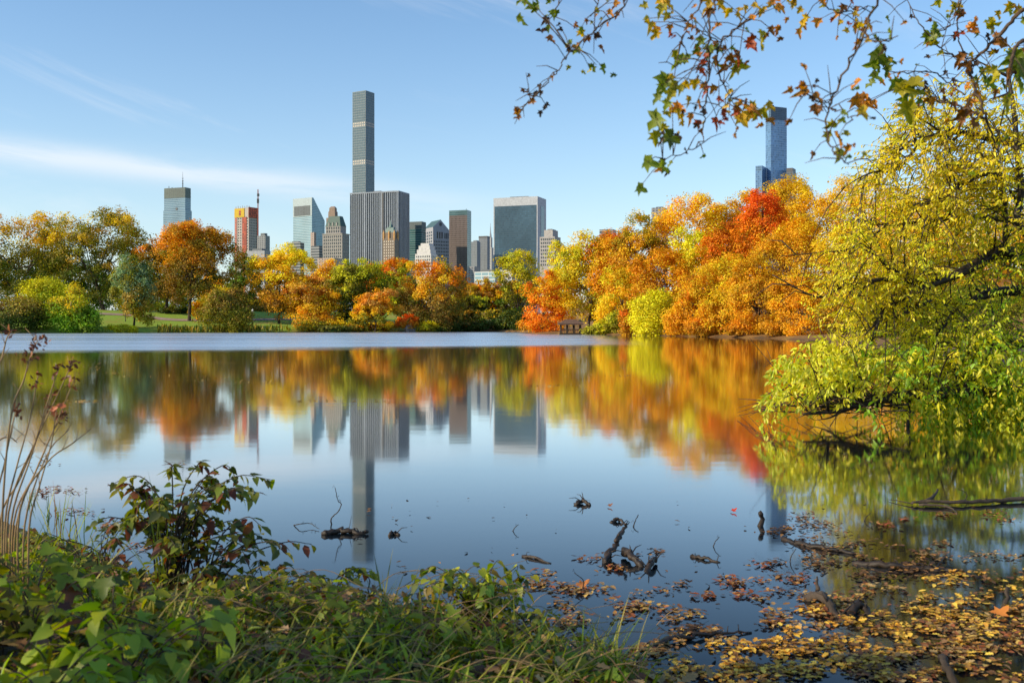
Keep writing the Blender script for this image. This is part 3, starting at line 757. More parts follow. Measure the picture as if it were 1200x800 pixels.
# --- sloped-roof tower
b = Bld('skyscraper', 'pale blue glass tower with a steep slanted roof', 2350, 343.6, 365.5, 380.5, 32)
zt = b.z(231.5); zl = b.z(257)
alu = pat_mat('silver_blue_bands', (.15, .27, .34), (.30, .41, .48), 30, 3.9, 0, .55, .25, .45, .25, metal=.1)
mb = MB(); pl = b.plan(0, b.L, 0, b.Rr)
zts = [zt, zl - 3, zl - 3, zt]; zts2 = [zt, zl, zl, zt]
p5 = [b.pt(0, 0), b.pt(0, b.Rr * .12), b.pt(0, b.Rr), b.pt(b.L, b.Rr), b.pt(b.L, b.Rr * .12), b.pt(b.L, 0)]
mb.prism(p5, 0, zt, 0, zt=[zt, zt, zl, zl, zt, zt], cap=False)
mb.poly([(*b.pt(0, 0), zt), (*b.pt(0, b.Rr * .12), zt), (*b.pt(b.L, b.Rr * .12), zt), (*b.pt(b.L, 0), zt)], None, 1)
mb.poly([(*b.pt(0, b.Rr * .12), zt), (*b.pt(0, b.Rr), zl), (*b.pt(b.L, b.Rr), zl), (*b.pt(b.L, b.Rr * .12), zt)], None, 1)
mb.build('wall', [alu, flat_mat('silver_roof', (.42, .46, .48), .4)], b.root)
b.block('crown_wall', -.4, b.L + .2, -.6, .5, b.z(253), zt + .4, flat_mat('silver_cladding', (.36, .43, .47), .5))
b.block('louvre_panel', b.L * .08, b.L * .94, -1.0, .2, b.z(252), b.z(240.5), pat_mat('dark_louvre', (.07, .085, .10), (.13, .15, .17), 9, 2.2, .1, .3, .5))

# --- blue glass tower with antenna, far left
b = Bld('skyscraper', 'blue glass tower with dark top and a roof mast, farthest left on the skyline', 2300, 192.3, 217, 223.6, 20)
zt = b.z(219.5); zd = b.z(231.5)
bl = pat_mat('blue_banded_glass', (.115, .20, .29), (.25, .36, .46), 40, 4.1, 0, .38, .18, .3, .3)
b.block('wall', 0, b.L, 0, b.Rr, 0, zd, [bl, ROOFM], 1)
b.block('wall', -1.6, b.L + 1, -1.6, b.Rr + 1.5, 0, b.z(246), [bl, ROOFM], 1)
b.block('dark_top', 0, b.L, 0, b.Rr, zd, zt, [pat_mat('green_black_louvre', (.05, .075, .07), (.08, .11, .105), 6, 3, .12, .3, .4, .5), ROOFM], 1)
b.block('dark_slot', b.L * .36, b.L * .44, -.6, .3, b.z(262), b.z(243), STEEL)
mb = MB(); pm = b.pt(b.L * .22, 8); taperbar(mb, pm, 1.2, zt, b.z(210), 6, .8); taperbar(mb, pm, .5, b.z(210.1), b.z(200.5), 6, .2)
for zz in (214, 211, 208): taperbar(mb, pm, 1.9, b.z(zz + .4), b.z(zz), 8)
mb.build('antenna', STEEL, b.root)
for fr in (.7, .85): 
    mb = MB(); taperbar(mb, b.pt(b.L * fr, 6), .8, zt, zt + 2.5 + 3 * (fr > .8), 6); mb.build('vent', STEEL, b.root)

# --- tower under construction
b = Bld('unfinished_tower', 'unfinished tower wrapped in red and yellow netting with a hoist mast', 2100, 275.3, 291.5, 302, 30, 'skyscraper')
zt = b.z(241)
orange = pat_mat('red_netting', (.50, .085, .04), (.20, .06, .05), 5, 4.2, .28, .34, .7, .8, .7)
redc = pat_mat('red_column_cover', (.52, .07, .045), (.34, .22, .2), 4, 4.2, .3, .4, .7, .8, .6)
gcon = flat_mat('raw_concrete', (.42, .37, .36), .85)
b.block('wall', 0, b.L, 0, b.Rr, 0, zt - 4, [gcon, gcon], 1)
b.windows('r', 5, 15, 1, b.Rr - 1.5, b.z(303), b.z(256), .5, .5, WIN, 75)
b.windows('l', 6, 15, 1, b.L - 1, b.z(303), b.z(254), .5, .45, WIN, 90)
b.block('safety_netting', b.L * .84, b.L * 1.0, -.9, .4, 0, b.z(254), redc)
b.block('safety_netting', b.L * .14, b.L * .46, -.9, .4, 0, b.z(254), orange)
b.block('safety_netting', -.9, .4, b.Rr * .9, b.Rr * 1.02, 0, b.z(250), redc)
b.block('yellow_netting', b.L * .30, b.L + .5, -1.1, .6, b.z(254), b.z(243.5), flat_mat('yellow_netting', (.55, .36, .03), .8))
b.block('red_netting', -1.1, .6, -.6, b.Rr + .4, b.z(255), b.z(242.5), orange)
b.block('red_netting', b.L * .55, b.L * .68, -1.3, .2, b.z(252), b.z(246), orange)
for i in range(7):
    b.block('column', b.L * i / 6.3, b.L * i / 6.3 + 1, 1, 2, zt - 4, zt + 1.2 * (i % 2), gcon)
mast = Bld('construction_hoist', 'red lattice hoist mast rising along the unfinished tower', 2095, 300.4, 301.8, 302.6, 30, 'hoist mast', None)
mb = MB(); zt2 = mast.z(222)
for a0 in (0, 1.6):
    for b0 in (0, 1.4): mb.box(a0 - .25, a0 + .25, b0 - .25, b0 + .25, 0, zt2)
for i in range(int(zt2 / 3)):
    mb.tube([(0, 0, i * 3), (1.6, 0, i * 3 + 3)], .2, 4); mb.tube([(1.6, 1.4, i * 3), (0, 1.4, i * 3 + 3)], .2, 4)
mb.build('mast', flat_mat('mast_red', (.35, .08, .06), .6), mast.root)
mb = MB(); mb.box(-1.2, 2.8, -1, 2.4, mast.z(238), mast.z(233)); mb.box(-.8, 3.4, -1, 2.4, mast.z(230), mast.z(227)); mb.build('cab', STEEL, mast.root)

# --- stone hotel with green mansard roof
def hotel():
    b = Bld('hotel_building', 'grey stone hotel with a green mansard roof and a chimney-like turret', 1500, 378, 401, 409.5, 22)
    st = flat_mat('hotel_limestone', (.31, .285, .275), .85); cop = flat_mat('green_copper', (.03, .085, .075), .6)
    z1 = b.z(273); z2 = b.z(264.5); zr = b.z(252.5)
    b.block('wall', 0, b.L, 0, b.Rr, 0, z1, [st, ROOFM], 1)
    a0, a1, b0, b1 = b.L * .12, b.L * .88, 1.5, b.Rr * .86
    b.block('wall', a0, a1, b0, b1, z1, z2, [st, ROOFM], 1)
    b.block('cornice', -.6, b.L + .6, -.6, b.Rr + .6, z1 - 1.5, z1 - .2, st)
    mb = MB(); i0 = (a1 - a0) * .17
    mb.prism(b.plan(a0 - .3, a1 + .3, b0 - .3, b1 + .3), z2, zr, 0, top=b.plan(a0 + i0 * .8, a1 - i0, b0 + 3.5, b1 - 3.5)); mb.build('roof', cop, b.root)
    for f in (.25, .5, .75):
        m = MB(); q = a0 + (a1 - a0) * f; m.prism(b.plan(q - 1, q + 1, b0 - .6, b0 + 3), z2 + .2, z2 + 4.5); m.prism(b.plan(q - 1.1, q + 1.1, b0 - .6, b0 + 3), z2 + 4.5, z2 + 6, 0, top=b.plan(q - .1, q + .1, b0 - .6, b0 + 3))
        m.build('dormer', st, b.root)
    mb = MB(); q0, q1 = b.L * .46, b.L * .80
    mb.prism(b.plan(q0, q1, 5, 13), z2, b.z(247)); mb.prism(b.plan(q0 + 1, q1 - 1, 6, 12), b.z(247), b.z(242.5)); mb.prism(b.plan(q0 + .4, q1 - .4, 5.4, 12.6), b.z(248), b.z(246.5))
    mb.prism(b.plan(q1, q1 + 3.5, 5, 12), z2, b.z(254)); mb.prism(b.plan(q0 + 1, q1 - 1, 6, 12), b.z(242.5), b.z(240.5), top=b.plan(q0 + 3, q1 - 3, 8, 10)); mb.build('turret', flat_mat('brown_turret', (.27, .19, .15), .8), b.root)
    b.windows('l', 9, 11, 1.2, b.L - 1.2, b.z(318), b.z(275), .45, .6, WIN, 99)
    b.windows('r', 5, 11, 1.2, b.Rr - 1.2, b.z(318), b.z(275), .45, .6, WIN, 55)
    b.windows('l', 6, 2, a0 + 1, a1 - 1, z1 + .5, z2 - .3, .45, .65, WIN, 12, off=-1.2)
hotel()
def turret_tower():
    b = Bld('hotel_building', 'narrow tan hotel with gilded corner turrets and a green spire before the ribbed slab', 1450, 448.5, 462.5, 467.3, 22)
    st = flat_mat('tan_brick', (.20, .155, .125), .85); cop = flat_mat('green_copper_spire', (.07, .15, .14), .5); gd = flat_mat('gilded_stone', (.62, .33, .12), .6)
    z1 = b.z(279); z2 = b.z(272); 
    b.block('wall', 0, b.L, 0, b.Rr, 0, z1, [st, ROOFM], 1)
    b.block('wall', 2, b.L - 2, 1.5, b.Rr - 1.5, z1, z2, [st, ROOFM], 1)
    for a_, q_ in ((1.1, 1), (b.L - 1.1, 1), (1.1, b.Rr - 1), (b.L * .5, .8)):
        mb = MB(); taperbar(mb, b.pt(a_, q_), 1.35, z1 - 3, b.z(273), 6); taperbar(mb, b.pt(a_, q_), 1.4, b.z(273), b.z(269), 6, .1); mb.build('turret', gd, b.root)
    mb = MB(); mb.prism(b.plan(2.4, b.L - 2.4, 2, b.Rr - 2), z2, b.z(266), 0, top=b.plan(4.4, b.L - 4.4, 4.2, b.Rr - 4.2))
    mid = b.pt(b.L / 2, b.Rr / 2); taperbar(mb, mid, 3.0, b.z(266), b.z(262.5), 8, 1.9); taperbar(mb, mid, 1.5, b.z(262.5), b.z(256.5), 8, .08)
    mb.build('spire', cop, b.root)
    b.windows('l', 5, 11, .9, b.L - .9, b.z(318), b.z(281), .42, .5, lit, 60)
    b.windows('r', 3, 11, .8, b.Rr - .8, b.z(318), b.z(281), .42, .5, WIN, 36)
turret_tower()
# --- teal glass block
b = Bld('office_building', 'low teal glass block immediately right of the ribbed slab', 1750, 478.5, 494, 499, 20, 'office building')
teal = pat_mat('teal_banded_glass', (.045, .13, .145), (.16, .25, .26), 40, 4, 0, .3, .2, .4, .5)
b.block('wall', 0, b.L, 0, b.Rr, 0, b.z(268), [teal, ROOFM], 1); b.block('crown_wall', -.3, b.L + .3, -.3, b.Rr + .3, b.z(268), b.z(259.5), [flat_mat('slate_crown', (.10, .135, .15), .5), ROOFM], 1)
# --- gabled tower
b = Bld('skyscraper', 'grey stone tower with a peaked gable and round notch in it', 1900, 497, 507.5, 526.5, 62)
gst = flat_mat('pink_grey_granite', (.34, .34, .39), .8); tr = flat_mat('teal_roof', (.07, .13, .13), .5)
zs = b.z(266); za = b.z(256.8)
mb = MB(); mid = b.Rr * .46
p6 = [b.pt(0, 0), b.pt(0, mid), b.pt(0, b.Rr), b.pt(b.L, b.Rr), b.pt(b.L, mid), b.pt(b.L, 0)]
mb.prism(p6, 0, zs, 0, zt=[zs, za, b.z(269), b.z(269), za, zs], cap=False)
mb.poly([(*b.pt(0, 0), zs), (*b.pt(0, mid), za), (*b.pt(b.L, mid), za), (*b.pt(b.L, 0), zs)], None, 1)
mb.poly([(*b.pt(0, mid), za), (*b.pt(0, b.Rr), b.z(269)), (*b.pt(b.L, b.Rr), b.z(269)), (*b.pt(b.L, mid), za)], None, 1)
mb.build('wall', [gst, tr], b.root)
mb = MB(); cen_ = b.ur * mid + b.ul * -.4
mb.poly([tuple(cen_ + b.ur * (3.2 * math.cos(t)) + Vector((0, 0, za - 9 + 3.6 * math.sin(t)))) for t in np.linspace(0, 2 * math.pi, 17)[:-1]]); mb.build('gable_notch', STEEL, b.root)
b.windows('r', 3, 1, b.Rr * .2, b.Rr * .62, b.z(279.5), b.z(271), .6, .9, WIN, 6)
b.windows('r', 3, 1, b.Rr * .68, b.Rr * .97, b.z(279.5), b.z(272), .6, .9, WIN, 6)
b.windows('r', 9, 10, b.Rr * .05, b.Rr * .97, b.z(320), b.z(281), .5, .55, WIN, 90)
b.windows('l', 4, 14, b.L * .06, b.L * .94, b.z(320), b.z(270), .6, .6, WIN, 56)
# --- white setback block
b = Bld('office_building', 'low white setback block below the gabled tower', 1400, 486.5, 505, 512.5, 20, 'office building')
wst = flat_mat('white_stone', (.62, .585, .58), .8)
for i, (q, py0, py1) in enumerate([(0, 330, 297), (.10, 297, 292), (.20, 292, 287.5), (.32, 287.5, 284.5)]):
    b.block('wall', b.L * q * .6, b.L * (1 - q * .9), b.Rr * q * .5, b.Rr * (1 - q * .5), b.z(py0) if i else 0, b.z(py1), [wst, ROOFM], 1)
b.windows('l', 8, 5, 1, b.L - 1, b.z(318), b.z(298.5), .45, .5, WIN, 60); b.windows('r', 4, 5, 1, b.Rr - 1, b.z(318), b.z(298.5), .45, .5, WIN, 30)
# --- dark brown tower
b = Bld('skyscraper', 'dark bronze-brown tower standing free right of the gabled tower', 1800, 526.3, 547.5, 552.2, 18)
brz = pat_mat('bronze_ribs', (.085, .065, .06), (.17, .13, .12), 2.6, 3.8, .4, .25, .25, .5, .5)
tg = pat_mat('teal_edge_glass', (.07, .14, .15), (.12, .2, .21), 6, 3.8, 0, .3, .2, .4, .4)
b.block('wall', 0, b.L, 0, b.Rr, 0, b.z(252), [brz, ROOFM], 1, mis=[1, 1, 1, 0]).data.materials[1] = tg
b.block('glass_top', 0, b.L, 0, b.Rr, b.z(252), b.z(246), [tg, ROOFM], 1)
mb = MB(); taperbar(mb, b.pt(4, 6), .4, b.z(246), b.z(244), 6); mb.build('vent', STEEL, b.root)
# --- hazy dark blocks and the masonry spire
dkst = pat_mat('hazy_dark_facade', (.12, .14, .17), (.20, .22, .25), 4, 3.8, .4, .4, .5, .7, .4)
b = Bld('office_building', 'hazy dark block just right of the bronze-brown tower', 2300, 551, 559, 563, 24, 'office building'); b.block('wall', 0, b.L, 0, b.Rr, 0, b.z(283), [dkst, ROOFM], 1); b.block('wall', 2, b.L * .6, 2, b.Rr - 2, b.z(283), b.z(281.5), [dkst, ROOFM], 1)
b = Bld('office_building', 'hazy grey block with a flat dark top left of the thin spire', 2350, 561, 571, 574, 22, 'office building'); b.block('wall', 0, b.L, 0, b.Rr, 0, b.z(278.5), [dkst, ROOFM], 1); b.block('crown_wall', -.3, b.L + .3, -.3, b.Rr + .3, b.z(278.5), b.z(276.5), [STEEL, ROOFM], 1)
b = Bld('spire_building', 'slim pale stepped tower ending in a thin needle spire', 2450, 570.5, 576, 579, 24, 'skyscraper')
ps = pat_mat('pale_masonry', (.16, .17, .19), (.45, .44, .44), 5, 4, .55, .4, .4, .8, .4)
b.block('wall', 0, b.L, 0, b.Rr, 0, b.z(290), [ps, ROOFM], 1); b.block('wall', 3, b.L - 3, 3, b.Rr - 3, b.z(290), b.z(278), [ps, ROOFM], 1)
mb = MB(); pm = b.pt(b.L / 2, b.Rr / 2); taperbar(mb, pm, 3.2, b.z(278), b.z(272), 8, 1.6); taperbar(mb, pm, 1.5, b.z(272), b.z(261), 8, .15); mb.build('spire', flat_mat('spire_metal', (.33, .35, .38), .4), b.root)
# --- stepped block right of the dark glass slab
b = Bld('apartment_building', 'small stepped stone block with dark windows right of the dark glass slab', 1500, 632.5, 650, 657, 24, 'apartment building')
sst = flat_mat('beige_stone', (.40, .37, .355), .85)
b.block('wall', 0, b.L, 0, b.Rr, 0, b.z(277), [sst, ROOFM], 1); b.block('wall', 4, b.L * .74, 2, b.Rr - 1, b.z(277), b.z(269), [sst, ROOFM], 1); b.block('roof_plant', 7, b.L * .55, 4, b.Rr - 2, b.z(269), b.z(267.8), ROOFM)
b.windows('l', 7, 8, 1, b.L - 1, b.z(312), b.z(278), .55, .6, WIN, 56); b.windows('r', 4, 8, 1, b.Rr - 1, b.z(312), b.z(278), .5, .6, WIN, 32)
# --- blue glass skyscraper at the right
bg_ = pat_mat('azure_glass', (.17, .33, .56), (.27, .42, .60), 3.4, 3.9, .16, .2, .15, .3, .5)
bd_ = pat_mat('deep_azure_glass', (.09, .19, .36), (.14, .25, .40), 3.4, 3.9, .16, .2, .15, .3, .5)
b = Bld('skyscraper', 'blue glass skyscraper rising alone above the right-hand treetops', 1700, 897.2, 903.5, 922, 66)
b.block('wall', 0, b.L, 0, b.Rr, 0, b.z(140), [bg_, ROOFM, bd_], 1, mis=[0, 0, 2, 2])  # left side in darker glass, its shade put into the colour
b.block('crown_wall', 0, b.L * .45, 0, b.Rr, b.z(140), b.z(124.5), [pat_mat('dark_crown_louvre', (.06, .10, .155), (.10, .155, .22), 3.4, 3, .2, .3, .3), ROOFM], 1)
b.block('roof_plant', 3, 8, 4, 9, b.z(124.5), b.z(122.5), STEEL)
b = Bld('office_building', 'blue glass shoulder block on the left of the blue glass skyscraper', 1690, 885.3, 893, 897.6, 30, 'office building')
b.block('wall', 0, b.L, 0, b.Rr, 0, b.z(194), [bd_, ROOFM], 1); b.windows('l', 4, 2, 1, b.L - 1, b.z(200), b.z(194.8), .6, .6, WINB, 8)
b = Bld('office_building', 'dark stepped block on the right of the blue glass skyscraper', 1690, 921.6, 929.5, 933.4, 30, 'office building')
b.block('wall', 0, b.L, 0, b.Rr, 0, b.z(201), [pat_mat('black_bands', (.05, .06, .075), (.12, .14, .16), 5, 3.8, .3, .35, .3), ROOFM], 1); b.block('crown_wall', 1, b.L, 0, b.Rr - 1, b.z(201), b.z(196.6), [STEEL, ROOFM], 1)
# --- smaller blocks
def small(label, D, xl, xc, xr, py, m, extra=None, al=22, cat='building', name='city_building'):
    b = Bld(name, label, D, xl, xc, xr, al, cat, 'low blocks between the towers'); b.block('wall', 0, b.L, 0, b.Rr, 0, b.z(py), [m, ROOFM], 1)
    if extra: b.block('roof_plant', b.L * .2, b.L * .7, b.Rr * .2, b.Rr * .8, b.z(py), b.z(extra), ROOFM)
    return b
brick = pat_mat('pale_brick_facade', (.12, .11, .11), (.44, .33, .29), 4.5, 3.6, .55, .5, .4, .85, .4)
greyf = pat_mat('grey_facade', (.09, .10, .12), (.27, .27, .29), 4.5, 3.6, .4, .45, .3, .8, .5)
band = pat_mat('banded_dark_facade', (.05, .06, .07), (.33, .33, .34), 40, 4.4, 0, .42, .3, .8, .4)
whitf = flat_mat('white_render', (.55, .54, .56), .8)
small('pale brick rooftop peeping over the rust trees right of the blue tower', 1700, 238, 248, 252.5, 266.5, brick, 264.5)
small('dark grey block right of the unfinished tower', 1900, 301.5, 311, 316.2, 276, greyf, 273)
small('plain low grey block in front of the unfinished tower', 1500, 287.5, 310, 317, 293.5, flat_mat('plain_grey_wall', (.33, .33, .37), .8), 291)
small('dark banded low block left of the sloped-roof tower base', 1500, 336.5, 352, 356.5, 284, band, 282.5)
small('striped pale block in front of the sloped-roof tower', 1600, 364.5, 374, 378.8, 288, band)
small('thin cream block at the foot of the sloped-roof tower', 1700, 364, 368, 370.5, 272, brick)
small('low cream parapet block below the stone hotel', 1350, 372, 392, 404, 302, brick)
small('dark low rooftop above the treetops, the left one of two', 1400, 702.5, 718, 722.5, 268.5, band, None)
small('dark flat rooftop above the treetops, the right one of two', 1400, 763.5, 778, 782.5, 243, greyf, 241.6)
small('low white and glass block in the notch above the far trees', 1200, 556, 580, 588, 318, pat_mat('blue_white_bands', (.20, .33, .40), (.58, .60, .62), 9, 4.5, .1, .35, .2, .6, .4), 315.5)
small('grey low block right of the dark bronze-brown tower foot', 1500, 548, 556, 562, 312, greyf)
small('small white block by the foot of the dark glass slab', 1350, 586, 600, 606, 316, whitf)

# ================================================================== pavilion, wall, rock on the far shores
def pavilion():
    d = 170.5; k = d / F; x = (668.5 - 600) * k; z0 = .15
    root = empty('wooden_shelter', (x, d, z0), 'small rustic wooden shelter with a shingled roof at the water', 'shelter')
    wd = noise_mat('dark_timber', (.025, .016, .01), (.07, .045, .025), 8, .9); rf = noise_mat('brown_shingle', (.09, .05, .03), (.19, .11, .07), 5, .9)
    w_, dp = 1.75, 1.5
    mb = MB(); mb.prism([(-w_ - .1, -dp), (w_ + .1, -dp), (w_ + .1, dp), (-w_ - .1, dp)], -.5, .12); mb.build('platform', wd, root)
    for sx_ in (-w_, -.6, .6, w_):
        for sy in (-dp + .15, dp - .15):
            mb = MB(); mb.tube([(sx_ * .95, sy, .1), (sx_ * .95, sy, 1.55)], .11, 7); mb.build('post', wd, root)
    mb = MB(); mb.prism([(-2.1, -1.9), (2.1, -1.9), (2.1, 1.9), (-2.1, 1.9)], 1.5, 1.7); 
    mb.prism([(-2.15, -1.95), (2.15, -1.95), (2.15, 1.95), (-2.15, 1.95)], 1.7, 2.45, 0, top=[(-.9, -.25), (.9, -.25), (.9, .25), (-.9, .25)]); mb.build('roof', rf, root)
    for sy in (-dp + .15,):
        mb = MB(); mb.tube([(-w_, sy, .75), (w_, sy, .75)], .06, 6)
        for i in range(12): mb.tube([(-w_ + i * .31, sy, .1), (-w_ + i * .31 + .12, sy, .75)], .035, 5)
        mb.build('railing', wd, root)
pavilion()
def wall():
    d = 246; k = d / F
    mb = MB(); x0, x1 = (553 - 600) * k, (596 - 600) * k; zb_, zt_ = gz(x0, d) - .3, H + (HOR - 374.5) * k
    n = 14
    for i in range(n):
        a = x0 + (x1 - x0) * i / n; bb = x0 + (x1 - x0) * (i + 1) / n - .05
        mb.box(a, bb, d, d + .5, zb_, zt_ + .06 * math.sin(i * 2.1))
    o = mb.build('stone_wall', noise_mat('pale_stone_wall', (.30, .26, .22), (.48, .43, .37), .9, .9)); tag(o, 'low pale stone wall in the far bay under the red and orange tree', 'wall')
wall()
def rock(name, x, y, z, r, label, seed, mat='rock', cat='rock'):
    rng = np.random.default_rng(seed); mb = MB(); ns, nr = 14, 8; o = rng.uniform(0, 6, 6)
    for i in range(nr + 1):
        th = math.pi * i / nr
        for j in range(ns):
            ph = 2 * math.pi * j / ns
            q = 1 + .22 * math.sin(3 * ph + o[0] + th) + .15 * math.sin(5 * th + o[1] + 2 * ph) + rng.uniform(-.06, .06)
            mb.v.append((r[0] * q * math.sin(th) * math.cos(ph), r[1] * q * math.sin(th) * math.sin(ph), r[2] * q * math.cos(th)))
    for i in range(nr):
        for j in range(ns):
            mb.f.append((i * ns + j, (i + 1) * ns + j, (i + 1) * ns + (j + 1) % ns, i * ns + (j + 1) % ns)); mb.uv.append([(0, 0)] * 4); mb.mi.append(0)
    ob = mb.build(name, M[mat]); ob.location = (x, y, z); return tag(ob, label, cat)
k = 228 / F
rock('boulder', (481 - 600) * k, 228.5, .5, (1.5, 1.1, 1.2), 'grey boulder at the far water edge below the crimson shrub', 3)
rock('boulder', (693 - 600) * 168 / F, 169.5, .2, (1.2, .8, .55), 'low grey boulder at the water right of the wooden shelter', 4)
# dirt path on the lawn
def path():
    mb = MB(); pts = [(-110, 234), (-98, 229), (-88, 231), (-78, 229), (-66, 233), (-52, 240)]
    c_ = curve([(x, y, 0) for x, y in pts], 10)
    for a, b2 in zip(c_[:-1], c_[1:]):
        q = []
        for p, o in ((a, -1.6), (b2, -1.6), (b2, 1.6), (a, 1.6)): q.append((p.x, p.y + o, gz(p.x, p.y + o) + .08))
        mb.poly(q)
    o = mb.build('path', noise_mat('pinkish_dirt_path', (.30, .20, .16), (.42, .30, .25), .6, .95)); o['kind'] = 'structure'
path()
# ================================================================== near tree leaning over the water, right edge
def inpoly(p, poly):
    x, y = p[:, 0], p[:, 1]; ins = np.zeros(len(p), bool); n = len(poly)
    for i in range(n):
        (x0, y0), (x1, y1) = poly[i], poly[(i + 1) % n]
        c = (y0 > y) != (y1 > y)
        with np.errstate(divide='ignore', invalid='ignore'): xi = x0 + (y - y0) / (y1 - y0 + 1e-12) * (x1 - x0)
        ins ^= c & (x < xi)
    return ins
def sprays(rng, centers, away, n_leaf, length, leaf, colf, droop=.5, tw=None, rad=.006):
    """drooping twigs with alternate hanging leaves"""
    pos, tip, nor, col_, size = [], [], [], [], []
    for c in centers:
        c = Vector(c); d = Vector(away(c)) + Vector(rng.normal(size=3)) * .55; d.normalize()
        L = length * rng.uniform(.6, 1.3); n = max(4, int(n_leaf * rng.uniform(.6, 1.3)))
        base = np.array(colf(c, rng)) * rng.uniform(.88, 1.15)
        pts = []
        for i in range(n):
            t = (i + .5) / n
            p = c + d * (L * t) + Vector((0, 0, -droop * L * t * t))
            tg = (d + Vector((0, 0, -2 * droop * t))).normalized()
            sd_ = tg.cross(Vector((0, 0, 1))); sd_.normalize()
            s = 1 if i % 2 else -1
            tp = tg * .55 + sd_ * (s * rng.uniform(.3, .8)) + Vector((0, 0, -rng.uniform(.1, 1.0)))
            pos.append(p); tip.append(tp); nor.append(Vector((rng.normal() * .7, rng.normal() * .7 , 1)))
            size.append(leaf * rng.uniform(.65, 1.25) * (1 - .25 * t)); col_.append(base * rng.uniform(.75, 1.25))
            if i in (0, n // 2, n - 1): pts.append(p)
        if tw is not None: tw.tube(pts, [rad, rad * .7, rad * .3], 3, cap=False)
    return np.array(pos), np.array(tip), np.array(nor), np.array(size), np.array(col_)
def near_tree():
    rng = np.random.default_rng(77)
    base = Vector((12.6, 18.0, gz(12.6, 18.0)))
    root = empty('leaning_tree', base, 'large yellow-green tree with arching dark limbs leaning over the water at the right edge', 'tree')
    def rel(p): return Vector(p) - base
    mb = MB(); fork = Vector((12.0, 17.6, 1.9)); top = Vector((10.9, 17.3, 4.4)); tt = Vector((10.2, 17.2, 7.2))
    tk = curve([rel(base - Vector((0, 0, .5))), rel(base + Vector((0, 0, .4))), rel(fork), rel(top), rel(tt)], 6)
    mb.tube(tk, taper(len(tk), .42, .10), 10, .05, rng); mb.build('trunk', M['bark'], root, True)
    limbs = [
        ([(1420, 330, 17.6), (1290, 310, 17.3), (1200, 303, 17), (1185, 297, 17), (1169, 296, 16.8), (1146, 309, 16.6), (1120, 322, 16.4), (1087, 335, 16.3), (1055, 351, 16.2), (1035, 364, 16.1), (1022, 400, 16)], .16, .02),
        ([(1087, 332, 16.3), (1065, 328, 16.2), (1042, 315, 16.1), (1029, 302, 16), (1003, 286, 16)], .05, .012),
        ([(1068, 329, 16.3), (1042, 327, 16.0), (1010, 331, 15.9), (983, 338, 15.8), (957, 348, 15.7), (905, 322, 15.7)], .045, .008),
        ([(1420, 360, 18.4), (1300, 348, 18.2), (1200, 341, 18), (1165, 343, 17.8), (1143, 351, 17.6), (1126, 361, 17.4), (1107, 380, 17.2), (1087, 403, 17), (1070, 430, 16.9)], .12, .02),
        ([(1120, 357, 17.5), (1094, 354, 17.3), (1081, 357, 17), (1055, 370, 16.8), (1035, 377, 16.6), (1010, 396, 16.5)], .05, .01),
        ([(1440, 430, 17.8), (1300, 402, 17.2), (1200, 403, 16.6), (1172, 406, 16.4), (1146, 409, 16.3), (1110, 420, 16.2)], .08, .02),
        ([(1400, 200, 17.4), (1280, 190, 17.2), (1166, 163, 17), (1142, 159, 16.8), (1124, 155, 16.7), (1106, 157, 16.6), (1082, 163, 16.5), (1067, 171, 16.4), (1045, 178, 16.4)], .09, .012),
        ([(1082, 163, 16.6), (1052, 198, 16.4), (1028, 201, 16.3), (1010, 207, 16.3), (985, 222, 16.3)], .03, .006),
        ([(1340, 250, 16.6), (1230, 222, 16.3), (1160, 204, 16.1), (1130, 216, 16), (1106, 231, 15.9), (1070, 240, 15.9)], .06, .012),
        ([(1350, 270, 18), (1240, 262, 17.7), (1148, 255, 17.4), (1124, 252, 17.2), (1100, 258, 17.1), (1070, 261, 17), (1040, 264, 17), (1000, 256, 16.9)], .07, .01),
        ([(1390, 300, 17), (1260, 300, 16.5), (1196, 267, 16.2), (1197, 225, 16.2), (1193, 190, 16.2), (1188, 130, 16.3), (1180, 80, 16.4)], .08, .03),
        ([(1178, 300, 16.7), (1178, 252, 16.6), (1176, 222, 16.6), (1172, 201, 16.6), (1160, 160, 16.7), (1140, 118, 16.8)], .05, .012),
        ([(1106, 157, 16.6), (1080, 140, 16.6), (1052, 128, 16.7)], .02, .005),
        ([(1040, 264, 17), (1000, 290, 16.8), (960, 296, 16.7), (915, 300, 16.6)], .02, .005),
    ]
    allp = []
    for pts, r0, r1 in limbs:
        pw = [rel(P(*p)) for p in pts]; c = curve(pw, 5)
        m = MB(); m.tube(c, taper(len(c), r0, r1), 8, .06, rng)
        for i in range(3, len(c) - 1, 2):            # side twigs
            if rng.uniform() < .75:
                q = c[i]; d = Vector((-rng.uniform(.2, .9), rng.normal() * .5, rng.normal() * .6)); L = rng.uniform(.4, 1.1)
                m.tube([q, q + d * L * .5 + Vector((0, 0, .05)), q + d * L + Vector((0, 0, -.12))], [max(r1, .012), .008, .004], 4)
        m.build('limb', M['bark_dark'], root, True); allp += c
    allp = np.array(allp)
    poly = [(1600, -20), (1300, -30), (1200, 70), (1150, 92), (1110, 96), (1062, 128), (1040, 165), (1012, 186), (1020, 225), (1003, 262), (985, 300), (965, 330), (950, 372), (985, 392), (1000, 436), (1010, 455), (1100, 452), (1150, 466), (1250, 480), (1400, 490), (1600, 420)]
    def topx(p):
        p = np.asarray(p) + np.array(base); return np.column_stack([600 + p[:, 0] * F / p[:, 1], HOR - (p[:, 2] - H) * F / p[:, 1]])
    cs = []; sec = MB()
    lp = allp[topx(allp)[:, 0] < 1420]
